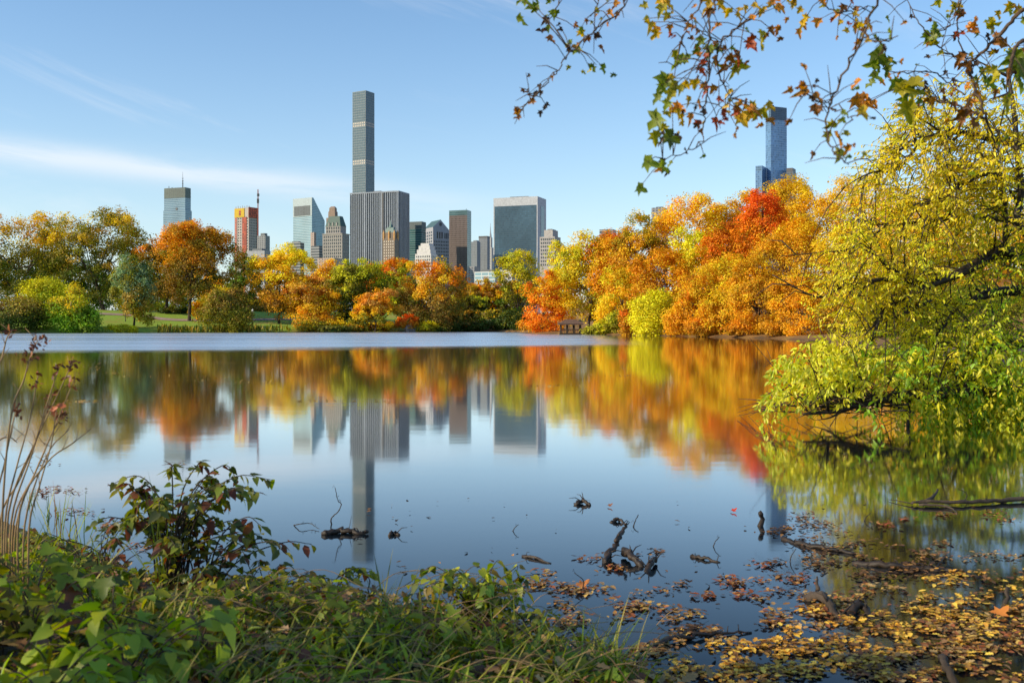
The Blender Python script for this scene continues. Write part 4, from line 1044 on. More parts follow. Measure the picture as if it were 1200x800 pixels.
    for k_ in range(420):
        s0 = Vector(lp[rng.integers(len(lp))]); d = Vector((-rng.uniform(-.15, 1.0), rng.normal() * .7, rng.normal() * .65)); L = rng.uniform(.5, 1.7)
        c = curve([s0, s0 + d * L * .5 + Vector((0, 0, .12)), s0 + d * L + Vector((0, 0, -.1 * L))], 4)
        if not inpoly(topx([tuple(c[-1])]), poly)[0]: continue
        sec.tube(c, taper(len(c), .014, .004), 4)
        for t in range(rng.integers(5, 9)): cs.append(c[rng.integers(1, len(c))] + Vector(rng.normal(size=3)) * .05)
    sec.build('limb_twigs', M['bark_dark'], root)
    q = np.column_stack([rng.uniform(940, 1600, 5200), rng.uniform(-20, 500, 5200)]); q = q[inpoly(q, poly)]
    gp_ = np.sin(q[:, 0] * .055 + 1.3) * np.sin(q[:, 1] * .071 + .4) + .6 * np.sin(q[:, 0] * .13 + q[:, 1] * .11)
    keep = (rng.uniform(size=len(q)) < np.where(q[:, 0] > 1230, .25, .62)) & (gp_ > -.45); q = q[keep][:1000]
    d = 17.0 + rng.normal(0, 1.0, len(q)); cs = list(cs)
    cs += [rel(P(a, b_, c)) for (a, b_), c in zip(q, d)]
    def colf(c, rng):
        p = c + base; yv = HOR - (p.z - H) * F / p.y; xv = 600 + p.x * F / p.y
        gfac = np.clip((yv - 270) / 190 + (xv - 1095) / 240 + rng.normal(0, .28), 0, 1)
        a = np.array([(.97, .70, .012), (.96, .76, .015), (.84, .72, .015)][rng.integers(3)]); b_ = np.array([(.55, .64, .02), (.30, .50, .02), (.78, .74, .02)][rng.integers(3)])
        return a * (1 - gfac) + b_ * gfac
    tw = MB()
    pos, tip, nor, size, c = sprays(rng, cs, lambda c: Vector((-.5, -.1, .15)), 14, .50, .088, colf, .24, tw)
    tw.build('twigs', M['twig'], root)
    foliage('crown', root, T_OVATE, pos, tip, nor, size, c, M['leaf_near'], wid=.72, bend=rng.uniform(0, .35, len(pos)))
near_tree()
def overhang_bush():
    rng = np.random.default_rng(78)
    base = PW(1085, 490); base.z = -.2; base.y += .4
    root = empty('overhanging_bush', base, 'pale green bush of drooping leaves hanging to the water from a low dark trunk', 'bush')
    rel = lambda p: Vector(p) - base
    m = MB()
    tr = curve([rel(P(1330, 490, 17.4)), rel(P(1200, 466, 16.6)), rel(P(1172, 459, 16.4)), rel(P(1139, 456, 16.2)), rel(P(1104, 460, 16)), rel(P(1042, 466, 15.9)), rel(P(1006, 474, 15.8)), rel(P(983, 481, 15.7)), rel(P(941, 485, 15.5))], 6)
    m.tube(tr, taper(len(tr), .17, .02), 9, .1, rng); m.build('trunk', M['bark_dark'], root, True)
    for k_ in range(34):
        s = tr[rng.integers(14, len(tr))]; xx = rng.uniform(-1.4, .3)
        e = s + Vector((xx, rng.normal() * .5, rng.uniform(-.35, 1.0)))
        mid = s.lerp(e, .5) + Vector((0, 0, rng.uniform(-.1, .25)))
        mm = MB(); c = curve([s, mid, e], 4); mm.tube(c, taper(len(c), rng.uniform(.012, .03), .004), 5, .1, rng)
        for j in range(3):
            a = c[rng.integers(2, len(c))]; mm.tube([a, a + Vector((rng.uniform(-.35, .1), rng.normal() * .2, rng.normal() * .25))], [.007, .003], 4)
        mm.build('branch', M['bark_dark'], root, True)
    mm = MB(); mm.tube([rel(P(1066, 466, 15.9)), rel(P(1064, 500, 15.7))], [.03, .025], 6, .1, rng); mm.build('branch', M['bark_dark'], root, True)
    cols_l = [(.82, .80, .06), (.62, .68, .05), (.94, .84, .04), (.86, .80, .06)]; cols_r = [(.34, .56, .02), (.92, .80, .03), (.64, .70, .03), (.78, .72, .03), (.22, .40, .02)]
    pos, tip, nor, size, c4 = [], [], [], [], []
    vis = [p for p in tr if 930 < 600 + (p + base).x * F / (p + base).y < 1330]
    for k_ in range(330):
        s = vis[int(rng.uniform() ** 1.0 * len(vis))] + Vector((0, rng.normal() * .25, .02)); xv = 600 + (s + base).x * F / (s + base).y
        left = xv < 1030
        L = rng.uniform(.45, 1.5) * (1.0 if left else .9); a = rng.uniform(-.35, 1.25) if left else rng.uniform(-.5, 1.3)
        dirx = -math.cos(a) if rng.uniform() < (.85 if left else .6) else math.cos(a) * .7
        e = s + Vector((dirx * L, rng.normal() * .45, math.sin(a) * L * .85)); 
        q = curve([s, s.lerp(e, .55) + Vector((0, 0, .22 * L)), e, e + Vector((dirx * .18, 0, -.28 * L))], 5)
        if min(p.z for p in q) + base.z < .03: continue
        xe = 600 + (q[-1] + base).x * F / (q[-1] + base).y
        if xe < 884: continue
        if q[9].z + base.z > H + (HOR - (376 + max(0, 935 - xe) * 1.1)) * (15.9 / F): continue
        m = MB(); m.tube(q, taper(len(q), .010, .003), 4); (m.build('shoot', M['bark_dark'], root) if k_ < 110 else None)
        base_c = np.array((cols_l if xe < 1010 + rng.normal() * 25 else cols_r)[rng.integers(4)])
        n = int(L * 34)
        for j in range(n):
            t = rng.uniform(.25, 1) * (len(q) - 1.001); p = q[int(t)].lerp(q[int(t) + 1], t - int(t)); tg = (q[int(t) + 1] - q[int(t)]).normalized()
            w_ = Vector(rng.normal(size=3)) * .75 + tg * .6 + Vector((0, 0, -.55))
            pos.append(p + w_.normalized() * rng.uniform(.01, .07)); tip.append(w_); nor.append(Vector((rng.normal() * .8, rng.normal() * .8, .8))); size.append(rng.uniform(.06, .125)); c4.append(base_c * rng.uniform(.6, 1.25))
    for k_ in range(230):      # leafy sprays hanging from the trunk to the water on the right
        s = vis[rng.integers(0, len(vis))] if k_ < 70 else rel(P(rng.uniform(1080, 1320), rng.uniform(440, 472), 16.3 + rng.normal() * .3))
        if 600 + (s + base).x * F / (s + base).y < 1045: continue
        L = min(.62, max(.12, s.z + base.z + .02)); bc = np.array(cols_r[rng.integers(5)]); sx_ = rng.normal() * .35
        for j in range(int(16 + 26 * L)):
            t = rng.uniform(0, 1); p = s + Vector((sx_ * t + rng.normal() * .05, rng.normal() * .12, -L * t + .05))
            w_ = Vector((rng.normal() * .6, rng.normal() * .6, -.8)); pos.append(p); tip.append(w_); nor.append(Vector((rng.normal() * .8, rng.normal() * .8, .6))); size.append(rng.uniform(.06, .12)); c4.append(bc * rng.uniform(.6, 1.25))
    pos, tip, nor, size, c = map(np.array, (pos, tip, nor, size, c4))
    k_ = pos[:, 2] + base.z > .015
    foliage('foliage', root, T_LANCE, pos[k_], tip[k_], nor[k_], size[k_], c[k_], M['leaf_near'], wid=1.35, bend=rng.uniform(0, .5, k_.sum()))
    for k_ in range(26):       # dark tangle under the leaves
        s = P(rng.uniform(930, 1075), rng.uniform(462, 484), 15.8 + rng.normal() * .2); e = PW(rng.uniform(900, 1085), rng.uniform(484, 497)); e.z = rng.uniform(-.05, .25)
        mm = MB(); c = curve([rel(s), rel(s.lerp(e, .5) + Vector((0, 0, rng.uniform(-.02, .14)))), rel(e)], 5); mm.tube(c, taper(len(c), rng.uniform(.010, .022), .004), 5, .1, rng); mm.build('branch', M['bark_dark'], root, True)
    # bare twigs dipping into the water at its left
    m = MB()
    for i in range(12):
        s = P(rng.uniform(905, 940), rng.uniform(470, 484), 15.6); e = PW(rng.uniform(862, 905), rng.uniform(474, 492)); e.z = rng.uniform(-.03, .3)
        m.tube([rel(s), rel(s.lerp(e, .5) + Vector((0, 0, .06))), rel(e)], [.01, .007, .003], 4)
    m.build('bare_twigs', M['bark_dark'], root)
overhang_bush()

# ================================================================== plane tree overhead: its hanging branches reach into the top of the picture
T_MAPLE2 = tm([(x * (1.05 if i % 3 else .85), y, z + (.12 if i % 2 else -.08)) for i, (x, y, z) in enumerate([tuple(v) for v in T_MAPLE[0]])], T_MAPLE[1])
def plane_tree():
    rng = np.random.default_rng(91)
    base = Vector((-8.5, -5.0, gz(-8.5, -5)))
    root = empty('plane_tree', base, 'overhanging tree whose lobed leaves and thin hanging branches dangle from the top right', 'tree')
    rel = lambda p: Vector(p) - base
    m = MB(); fk = Vector((-8.2, -4.7, 3.4))
    t = curve([rel(base - Vector((0, 0, .4))), rel(base + Vector((.05, 0, .5))), rel(fk), rel(Vector((-8.6, -4, 4.6))), rel(Vector((-9.5, -2.5, 5.2)))], 6)
    m.tube(t, taper(len(t), .5, .1), 12, .04, rng); m.build('trunk', M['bark'], root, True)
    L1 = [fk, Vector((-4.2, -1.2, 5.3)), Vector((-1.5, 1.2, 5.6)), Vector((.8, 3.0, 5.1)), Vector((2.2, 4.0, 4.6)), Vector((3.4, 4.9, 4.2))]
    c = curve([rel(p) for p in L1], 6); m = MB(); m.tube(c, taper(len(c), .22, .035), 9, .05, rng); m.build('limb', M['bark'], root, True)
    limb = c
    for e in [(-12.5, -.5, 4.6), (-11, 2.5, 4.4), (-13, 1, 4.2), (-8.5, 2.5, 4.4), (-9.5, .5, 4.8)]:  # unseen limbs carrying the crown added for shade
        s = rel(Vector((-8.3, -4.5, 3.6))); e = rel(Vector(e)); cc = curve([s, s.lerp(e, .5) + Vector((0, 0, .5)), e], 5)
        m = MB(); m.tube(cc, taper(len(cc), .2, .04), 8, .05, rng); m.build('limb', M['bark'], root, True)
    # unseen low crown, added and shaped to shade the near bank
    pos, tip, nor, size, colr, lc, cl = crown(rng, (-10.6, 0.4, 4.1), (3.6, 4.2, 1.5), ['olive', 'gold', 'yg'], None, None, 11, 20, 46, .5, .2, .1, .6)
    el_ = (pos[:, 2] - H) / np.maximum(pos[:, 1], .01)
    k_ = ~((pos[:, 1] > .2) & (el_ < .42))
    foliage('crown', root, T_MAPLE, pos[k_] - np.array(base), tip[k_], nor[k_], size[k_], colr[k_], M['leaf'])
    # hanging branches: photo path, depth, radius, leaves (position, size px, colour)
    G = (.26, .33, .03); YG = (.58, .50, .03); YE = (.88, .56, .03); OR = (.85, .34, .03); BR = (.40, .16, .04); RD = (.60, .11, .03); DK = (.09, .055, .035)
    br = [
        ([(742, -60), (735, 0), (705, 28), (690, 42), (668, 62), (655, 80), (640, 98), (622, 118), (606, 128)], 3.9, .0055,
         [(628, 8, 30, G), (640, 22, 22, DK), (668, 50, 20, G), (690, 44, 18, BR), (700, 40, 16, DK), (625, 118, 20, BR), (605, 128, 20, BR), (634, 108, 15, DK), (632, 100, 14, DK), (706, 78, 24, G), (692, 82, 14, YG), (672, 55, 14, OR), (615, 2, 20, G), (722, 5, 18, BR), (658, 34, 12, DK), (640, 124, 14, DK), (687, 24, 16, BR), (700, 12, 14, YG), (712, 28, 12, OR)]),
        ([(668, -30), (650, 10), (642, 35)], 3.9, .004, [(640, 34, 14, DK), (652, 14, 18, G)]),
        ([(693, 18), (700, 6), (706, -20)], 3.9, .003, []),
        ([(840, -60), (822, 0), (806, 28), (797, 55), (790, 90)], 3.7, .006,
         [(763, 26, 28, YE), (770, 34, 22, OR), (776, 8, 34, YG), (786, 40, 14, RD), (778, 4, 24, YE), (794, 70, 34, YG), (806, 66, 24, G), (798, 50, 14, BR), (757, 22, 18, YG), (810, 20, 16, OR), (784, 20, 14, YE)]),
        ([(838, -60), (836, 0), (830, 40), (831, 75), (828, 110), (825, 140), (820, 165), (800, 180), (778, 186)], 3.6, .006,
         [(800, 68, 34, G), (780, 92, 44, G), (790, 100, 34, YG), (803, 98, 26, YE), (775, 100, 30, G), (770, 138, 44, G), (778, 148, 30, YG), (795, 124, 26, OR), (788, 130, 20, YE), (815, 126, 14, DK), (795, 160, 20, DK), (758, 190, 34, G), (776, 188, 22, DK), (825, 72, 24, RD), (838, 68, 20, BR), (818, 80, 16, BR), (824, 100, 20, OR), (831, 55, 30, G), (826, 108, 14, RD), (798, 136, 20, YE), (844, 4, 26, YE), (834, 12, 22, BR), (812, 96, 18, YE), (850, 56, 14, BR)]),
        ([(918, -60), (905, 0), (884, 20), (862, 34), (846, 50), (840, 78), (848, 100), (857, 112), (848, 124), (835, 120)], 3.8, .006,
         [(880, 52, 28, RD), (893, 50, 32, YG), (850, 78, 26, BR), (862, 80, 30, YG), (903, 34, 22, BR), (884, 6, 22, YE), (912, 8, 22, OR), (896, 10, 18, YE), (838, 140, 24, RD), (850, 140, 18, RD), (868, 138, 30, YE), (880, 126, 28, OR), (888, 132, 24, YE), (862, 126, 22, BR), (893, 130, 26, YG), (868, 120, 18, OR), (852, 124, 14, YE), (856, 64, 14, DK), (882, 20, 18, OR), (864, 150, 14, OR)]),
        ([(846, 50), (825, 40), (812, 30)], 3.8, .003, [(818, 36, 14, BR)]),
        ([(950, -60), (960, -5), (975, 12), (998, 14), (1018, 8)], 4.0, .005, [(945, 20, 24, YE), (958, 24, 22, OR), (930, 2, 22, YE), (988, 8, 22, BR), (966, 6, 16, YG), (914, 6, 14, OR), (975, 22, 14, RD)]),
        ([(1040, -70), (1028, 0), (1012, 40), (995, 75), (978, 110), (969, 140), (971, 165), (980, 182), (994, 194)], 3.3, .0075,
         [(1012, 35, 26, OR), (1007, 30, 20, YE), (944, 106, 30, OR), (940, 100, 22, BR), (976, 145, 26, YG), (984, 178, 30, YG), (988, 131, 18, G), (1016, 48, 14, YE), (951, 114, 14, DK)]),
        ([(975, 122), (955, 116), (940, 104)], 3.3, .004, []), ([(972, 128), (988, 132), (1002, 140)], 3.3, .003, []), ([(1010, 45), (1030, 50), (1052, 45)], 3.3, .003, []),
        ([(1290, -60), (1240, -10), (1200, 12), (1172, 40), (1150, 62), (1136, 74)], 4.6, .022, [(1176, 50, 30, BR), (1190, 66, 40, G), (1200, 24, 30, G), (1184, 6, 24, YE), (1160, 30, 30, YG), (1195, 70, 44, G), (1160, 95, 34, G), (1168, 88, 28, YG)]),
        ([(1136, 74), (1110, 62), (1090, 44), (1072, 20), (1060, -10)], 4.6, .006, [(1085, 42, 34, G), (1096, 50, 22, YG), (1140, 30, 30, OR), (1100, 2, 20, YG), (1118, 6, 26, YG), (1108, 84, 14, DK), (1126, 76, 16, BR)]),
        ([(1136, 74), (1140, 95), (1150, 122), (1157, 140), (1164, 165), (1172, 190)], 4.6, .011, [(1126, 66, 30, BR), (1132, 128, 30, BR), (1142, 118, 20, OR), (1128, 140, 24, BR), (1118, 108, 24, BR)]),
        ([(1157, 140), (1130, 126), (1105, 120), (1085, 112), (1068, 100)], 4.6, .008, [(1055, 104, 50, YG), (1062, 110, 44, G), (1050, 96, 34, G), (1092, 118, 20, BR), (1078, 118, 18, G), (1014, 122, 30, OR), (1017, 118, 20, BR)]),
        ([(1130, 110), (1110, 96), (1090, 84), (1062, 86), (1040, 82), (1030, 74)], 4.6, .005, [(1030, 74, 32, G), (1042, 70, 28, G), (1024, 88, 30, G), (1040, 88, 18, OR), (1070, 92, 14, DK)]),
        ([(1105, 120), (1096, 112), (1080, 98), (1070, 84)], 4.6, .003, []),
        ([(1200, 45), (1187, 60), (1182, 90), (1180, 110)], 4.2, .012, [(1195, 90, 46, G), (1180, 120, 26, YG)]),
        ([(1140, 95), (1128, 60), (1122, 30), (1126, 0), (1124, -30)], 4.6, .005, [(1128, 14, 22, BR), (1122, 40, 16, RD)]),
        ([(1090, 44), (1112, 30), (1120, 12), (1135, -20)], 4.6, .004, []),
    ]
    for pts, d, r0, lv in br:
        r0 = r0 * .8
        pw = [rel(P(a, b_, d + .12 * math.sin(a * .05 + b_ * .03))) for a, b_ in pts]
        if pts[0][1] < -40:      # run on up to the limb overhead
            s = min(limb, key=lambda q: (q - pw[0]).length); pw = [s, s.lerp(pw[0], .55) + Vector((0, .1, .15))] + pw
        cc = curve(pw, 6); 
        cc = [p + Vector(rng.normal(size=3)) * .004 for p in cc]
        m = MB(); m.tube(cc, taper(len(cc), r0, max(.0016, r0 * .3)), 6, .12, rng)
        lp, lt, ln, ls, lcx = [], [], [], [], []
        vis = [p for p in cc if (HOR - ((p + base).z - H) * F / (p + base).y) > -20] or cc
        for i in range(len(vis) - 1):         # short side shoots with buds
            if rng.uniform() < .45:
                e = vis[i] + Vector((rng.normal() * .07, rng.normal() * .04, rng.normal() * .06))
                m.tube([vis[i], vis[i].lerp(e, .5) + Vector((0, 0, .01)), e], [.0022, .0018, .001], 4)
                if rng.uniform() < .6:
                    lp.append(e); s_ = rng.uniform(.02, .05); ls.append(s_); lcx.append([G, BR, DK, YE, OR][rng.integers(5)])
        for a, b_, s, colr in lv:
            dd = d + rng.normal() * .08; p = rel(P(a, b_, dd)); near = min(vis, key=lambda q: (q - p).length)
            if (near - p).length < .35: m.tube([near, near.lerp(p, .5) + Vector((0, 0, .012)), p], [.0022, .0018, .0014], 4)
            lp.append(p); ls.append(s * .58 / F * dd); lcx.append(np.array(colr) * rng.uniform(.8, 1.2))
            for j in range(rng.integers(1, 4)):
                lp.append(p + Vector(rng.normal(size=3)) * .032); ls.append(s * rng.uniform(.35, .65) / F * dd); lcx.append(np.array(colr) * rng.uniform(.6, 1.1))
        b_o = m.build('branch', M['twig'], root, True)
        if lp:
            n = len(lp); rn = rng.normal(size=(n, 3))
            tip = np.column_stack([rn[:, 0] * .9, rn[:, 1] * .35, -np.abs(rn[:, 2]) * .6 - .15]); nor = np.column_stack([rng.normal(0, .5, n), -np.ones(n), rng.normal(.25, .5, n)])
            lp = np.array([tuple(x) for x in lp])
            foliage('foliage', b_o, T_MAPLE2, lp - norm(tip) * np.array(ls)[:, None] * .25, tip, nor, ls, np.array(lcx), M['leaf_near'], bend=rng.uniform(-.2, .9, n), wid=rng.uniform(.5, 1.05, n))
plane_tree()
# ================================================================== near bank
def pal_pick(rng, n, cols, lo=.7, hi=1.25):
    return np.array(cols)[rng.integers(0, len(cols), n)] * rng.uniform(lo, hi, (n, 1))
GRN = [(.20, .25, .012), (.12, .16, .010), (.27, .32, .015), (.34, .34, .015), (.085, .11, .010), (.28, .19, .02), (.42, .38, .02)]
GRNB = [(.28, .40, .025), (.36, .46, .03), (.20, .32, .025), (.48, .50, .03)]
OLV = [(.16, .17, .018), (.10, .13, .016), (.22, .20, .025), (.13, .16, .018), (.07, .09, .012), (.30, .26, .02)]
RED_ = [(.22, .06, .02), (.30, .10, .03), (.15, .05, .02)]
DRY = [(.35, .21, .08), (.24, .12, .05), (.16, .07, .03), (.45, .30, .12)]
def leafy(name, label, cat, base, stems, height, spread, tmpl, leaf, cols, seed, per=11, lean=(0, 0), group=None, red=0.0, stemr=.004, mat='leaf_near', wid=.9, stemm='twig', start=.25):
    rng = np.random.default_rng(seed); base = Vector(base)
    root = empty(name, base, label, cat, group)
    m = MB(); pos, tip, nor, size = [], [], [], []
    for i in range(stems):
        a = rng.uniform(0, 2 * math.pi); rr = spread * rng.uniform(.15, 1) ** .7
        h = height * rng.uniform(.55, 1.05) * (1 - .25 * rr / max(spread, .01))
        e = Vector((math.cos(a) * rr + lean[0] * h, math.sin(a) * rr * .8 + lean[1] * h, h)); s = Vector((rng.normal() * .05, rng.normal() * .05, -.08))
        mid = s.lerp(e, .55) + Vector((-e.x * .18, -e.y * .18, h * .22))
        c = curve([s, mid, e, e + Vector((e.x * .35 + rng.normal() * .04, e.y * .3, -h * rng.uniform(.02, .16)))], 5)
        m.tube(c, taper(len(c), stemr, stemr * .3), 5)
        n = int(per * rng.uniform(.7, 1.3))
        for j in range(n):
            t = start + (1 - start) * (j + .6) / n; k = t * (len(c) - 1); p = c[int(k)].lerp(c[min(int(k) + 1, len(c) - 1)], k - int(k))
            tg = (c[min(int(k) + 1, len(c) - 1)] - c[max(0, int(k) - 1)]).normalized(); sd_ = tg.cross(Vector((0, 0, 1)))
            sd_ = sd_.normalized() if sd_.length > .05 else Vector((1, 0, 0))
            q = sd_ * ((1 if j % 2 else -1) * rng.uniform(.5, 1)) + tg * .5 + Vector((rng.normal() * .3, rng.normal() * .3, -rng.uniform(0, .7)))
            pos.append(p + q.normalized() * leaf * .15); tip.append(q); nor.append(Vector((rng.normal() * .45, rng.normal() * .45 - .1, 1))); size.append(leaf * rng.uniform(.55, 1.25))
    n = len(pos); cl = pal_pick(rng, n, cols)
    rd = rng.uniform(size=n) < red
    cl[rd] = pal_pick(rng, int(rd.sum()), RED_)
    m.build('stem', M[stemm], root, True)
    foliage('foliage', root, tmpl, np.array(pos), np.array(tip), np.array(nor), size, cl, M[mat], wid=wid, bend=rng.uniform(0, .4, n))
    return root
def gp(px, d, dz=0):
    x = (px - 600) / F * d
    return Vector((x, d, gz(x, d) + dz))
# the dark shrub that stands against the water on the left
leafy('leafy_shrub', 'dark leafy shrub with arching stems and a few russet leaves standing against the water, left', 'shrub', gp(200, 5.6), 46, .80, .44, T_HEART, .062, OLV + [(.22, .28, .02), (.30, .32, .02)], 11, 17, (.12, 0), red=.14, stemr=.006, start=.3, stemm='bark_dark')
leafy('leafy_shrub', 'low arching shrub with hanging russet leaves right of the dark leafy shrub', 'shrub', gp(240, 5.6), 16, .55, .40, T_OVATE, .085, OLV, 12, 10, (.35, 0), red=.32, stemr=.006, stemm='bark_dark')
leafy('bramble', 'bright green bramble in a dense tuft at the bank edge, bottom centre', 'bramble', gp(560, 4.85), 38, .42, .28, T_HEART, .055, GRNB + GRN, 13, 10, (0, 0), stemr=.0035, start=.1)
leafy('bramble', 'tall thin sprig with two large pale leaves rising from the bright bramble', 'bramble', gp(545, 4.9), 4, .46, .10, T_HEART, .075, GRNB, 14, 5, (.05, 0), stemr=.0035)
leafy('bramble', 'dark green bramble hanging over the leaf-covered water, right of the bright tuft', 'bramble', gp(628, 4.65), 14, .24, .2, T_HEART, .055, GRN, 15, 9, (.05, 0), start=.1)
leafy('leafy_shrub', 'low ragged shrub of thin stems between the reeds and the dark leafy shrub', 'shrub', gp(118, 5.7), 18, .42, .42, T_OVATE, .06, OLV + GRN[:2], 17, 9, (.05, 0), red=.2, stemr=.004, stemm='bark_dark')
leafy('leafy_shrub', 'small green shrub at the water edge right of the dark leafy shrub', 'shrub', gp(300, 5.5), 16, .24, .34, T_HEART, .055, GRN + OLV[:2], 18, 9, (.1, 0), red=.08, stemr=.004, stemm='bark_dark')
leafy('leafy_shrub', 'small leafy sprigs on the bank edge midway between the dark shrub and the bright bramble', 'shrub', gp(380, 5.35), 14, .22, .34, T_HEART, .055, GRN, 19, 9, (.1, 0), red=.05, stemr=.004, stemm='bark_dark')
rng0 = np.random.default_rng(400)
spots = []
for px, d, h, sp in [(20, 4.6, .42, .35), (60, 5.0, .36, .3), (110, 5.3, .3, .3), (150, 5.2, .26, .3), (40, 3.6, .5, .35), (110, 4.0, .42, .35), (170, 4.5, .34, .3), (240, 4.9, .3, .3), (290, 5.2, .28, .26), (330, 5.25, .28, .26),
                     (375, 5.2, .27, .25), (420, 5.1, .2, .25), (470, 5.05, .18, .22), (300, 4.4, .28, .3), (370, 4.3, .26, .3), (440, 4.3, .22, .28), (510, 4.4, .2, .25), (230, 3.7, .36, .32), (150, 3.3, .42, .32), (320, 3.6, .3, .3), (400, 3.5, .25, .3),
                     (480, 3.7, .2, .25), (560, 4.0, .18, .24), (640, 4.1, .16, .2), (60, 2.9, .42, .3), (10, 2.5, .40, .28), (110, 2.55, .34, .26), (200, 2.8, .32, .28), (280, 3.0, .28, .26), (690, 4.2, .14, .2)]:
    spots.append((px, d, h, sp))
for i, (px, d, h, sp) in enumerate(spots):
    r_ = rng0.uniform()
    tmpl, lf = [(T_HEART, .062), (T_OVATE, .075), (T_MAPLE, .075)][int(r_ * 3)]
    dk_ = rng0.uniform(.3, .85) if (100 < px < 460 and d > 4.4) else rng0.uniform(.7, 1.2)
    if d < 3.4: tmpl, lf = (T_MAPLE, .10) if i % 2 else (T_HEART, .08)
    leafy('bank_plant', 'low leafy green plant crowding the near bank', 'plant', gp(px, d), 13, h * .8 * dk_, sp, tmpl, lf, (GRNB + [(.40, .46, .02), (.30, .40, .02)] if d < 3.4 else GRN + GRNB[:2] if i % 3 else GRN + GRNB), 500 + i, 9, (0, 0), 'leafy green plants crowding the near bank', red=.03, start=.12)

# undergrowth, fallen leaves and dead stems of the bank
def undergrowth():
    rng = np.random.default_rng(21)
    n = 26000
    x = rng.uniform(-5.2, 1.6, n); y = rng.uniform(1.2, 7.5, n); s = sdf(x, y)
    k = (s > -.12) & (np.abs(x) < .60 * y + .5) & (np.sin(x * 6.3) * np.sin(y * 5.7 + 1) + .5 * np.sin(x * 13 + y * 8) > -.75); x, y, s = x[k], y[k], s[k]
    hm = (.09 + .20 * np.exp(-((x + 2.4) / 1.3) ** 2)) * np.clip(s * 1.1 + .15, .15, 1)
    pn = .55 + .45 * np.sin(x * 5.1 + 1) * np.sin(y * 4.3) + .3 * np.sin(x * 11 + y * 9)
    z = ground(x, y) + .015 + hm * np.clip(pn, .02, 1.2) * rng.uniform(.1, 1, len(x))
    N = len(x); rn = rng.normal(size=(N, 3))
    tip = np.column_stack([rn[:, 0], rn[:, 1], rn[:, 2] * .4 - .15]); nor = np.column_stack([rng.normal(0, .5, N), rng.normal(-.15, .5, N), np.ones(N)])
    c = pal_pick(rng, N, GRN + GRNB[:2] + OLV[:1] + [(.38, .36, .02), (.50, .46, .03), (.30, .14, .03)], .5, 1.4)
    sz = rng.uniform(.018, .06, N) * (1 + .9 * (y < 3))
    o = foliage('undergrowth', None, T_HEART, np.column_stack([x, y, z]), tip, nor, sz, c, M['leaf_near'], wid=.9, bend=rng.uniform(0, .4, N)); tag(o, 'green ivy-like undergrowth carpeting the near bank', 'undergrowth', kind='stuff')
    n = 15000
    x = rng.uniform(-4.6, 1.5, n); y = rng.uniform(1.8, 7.0, n); s = sdf(x, y)
    k = (s > -.2) & (np.abs(x) < .60 * y + .4) & (np.sin(x * 7.3 + 2) * np.sin(y * 6.1 + x) > -.35); x, y, s = x[k], y[k], s[k]; N = len(x)
    z = ground(x, y) + rng.uniform(.0, .14, N) * np.clip(s * .8, .1, 1); rn = rng.normal(size=(N, 3))
    o = foliage('fine_weeds', None, T_LANCE, np.column_stack([x, y, z]), np.column_stack([rn[:, 0] * .8, rn[:, 1] * .6, .75 + rn[:, 2] * .4]), rng.normal(size=(N, 3)) + np.array([0, -.6, .6]), rng.uniform(.03, .11, N) * np.clip(s + .3, .4, 1), pal_pick(rng, N, GRN + GRNB[:2] + [(.30, .30, .02), (.40, .34, .08)], .6, 1.3), M['leaf_near'], wid=.55, bend=rng.uniform(0, .8, N)); tag(o, 'fine narrow-leaved weeds poking through the undergrowth of the bank', 'weeds', kind='stuff')
    n = 6500
    x = rng.uniform(-4.2, 1.8, n); y = rng.uniform(2, 6.6, n); s = sdf(x, y); k = s > -.05; x, y = x[k], y[k]; N = len(x)
    z = ground(x, y) + rng.uniform(.01, .10, N); rn = rng.normal(size=(N, 3))
    o = foliage('leaf_litter', None, T_OAK, np.column_stack([x, y, z]), np.column_stack([rn[:, 0], rn[:, 1], rn[:, 2] * .35]), np.column_stack([rng.normal(0, .5, N), rng.normal(0, .5, N), np.ones(N)]), rng.uniform(.04, .09, N), pal_pick(rng, N, DRY), M['leaf_floor'], bend=rng.uniform(-.3, .6, N))
    tag(o, 'brown fallen leaves lying among the plants on the bank', 'leaf litter', kind='stuff')
    m = MB()
    for i in range(150):
        px = rng.uniform(230, 760); d = rng.uniform(3.0, 5.3); p = gp(px, d, .03 + rng.uniform(0, .14)); a = rng.uniform(-.5, .9) + (math.pi if rng.uniform() < .4 else 0); L = rng.uniform(.15, .5)
        e = p + Vector((math.cos(a) * L, math.sin(a) * L * .6, rng.uniform(-.05, .16))); mid = p.lerp(e, .5) + Vector((0, 0, rng.uniform(.02, .10)))
        c = curve([p, mid, e], 4); m.tube(c, taper(len(c), rng.uniform(.0014, .003), .001), 4)
    o = m.build('dead_stems', M['dry']); tag(o, 'straw coloured dead stems tangled through the bank plants', 'dead stems', kind='stuff')
undergrowth()

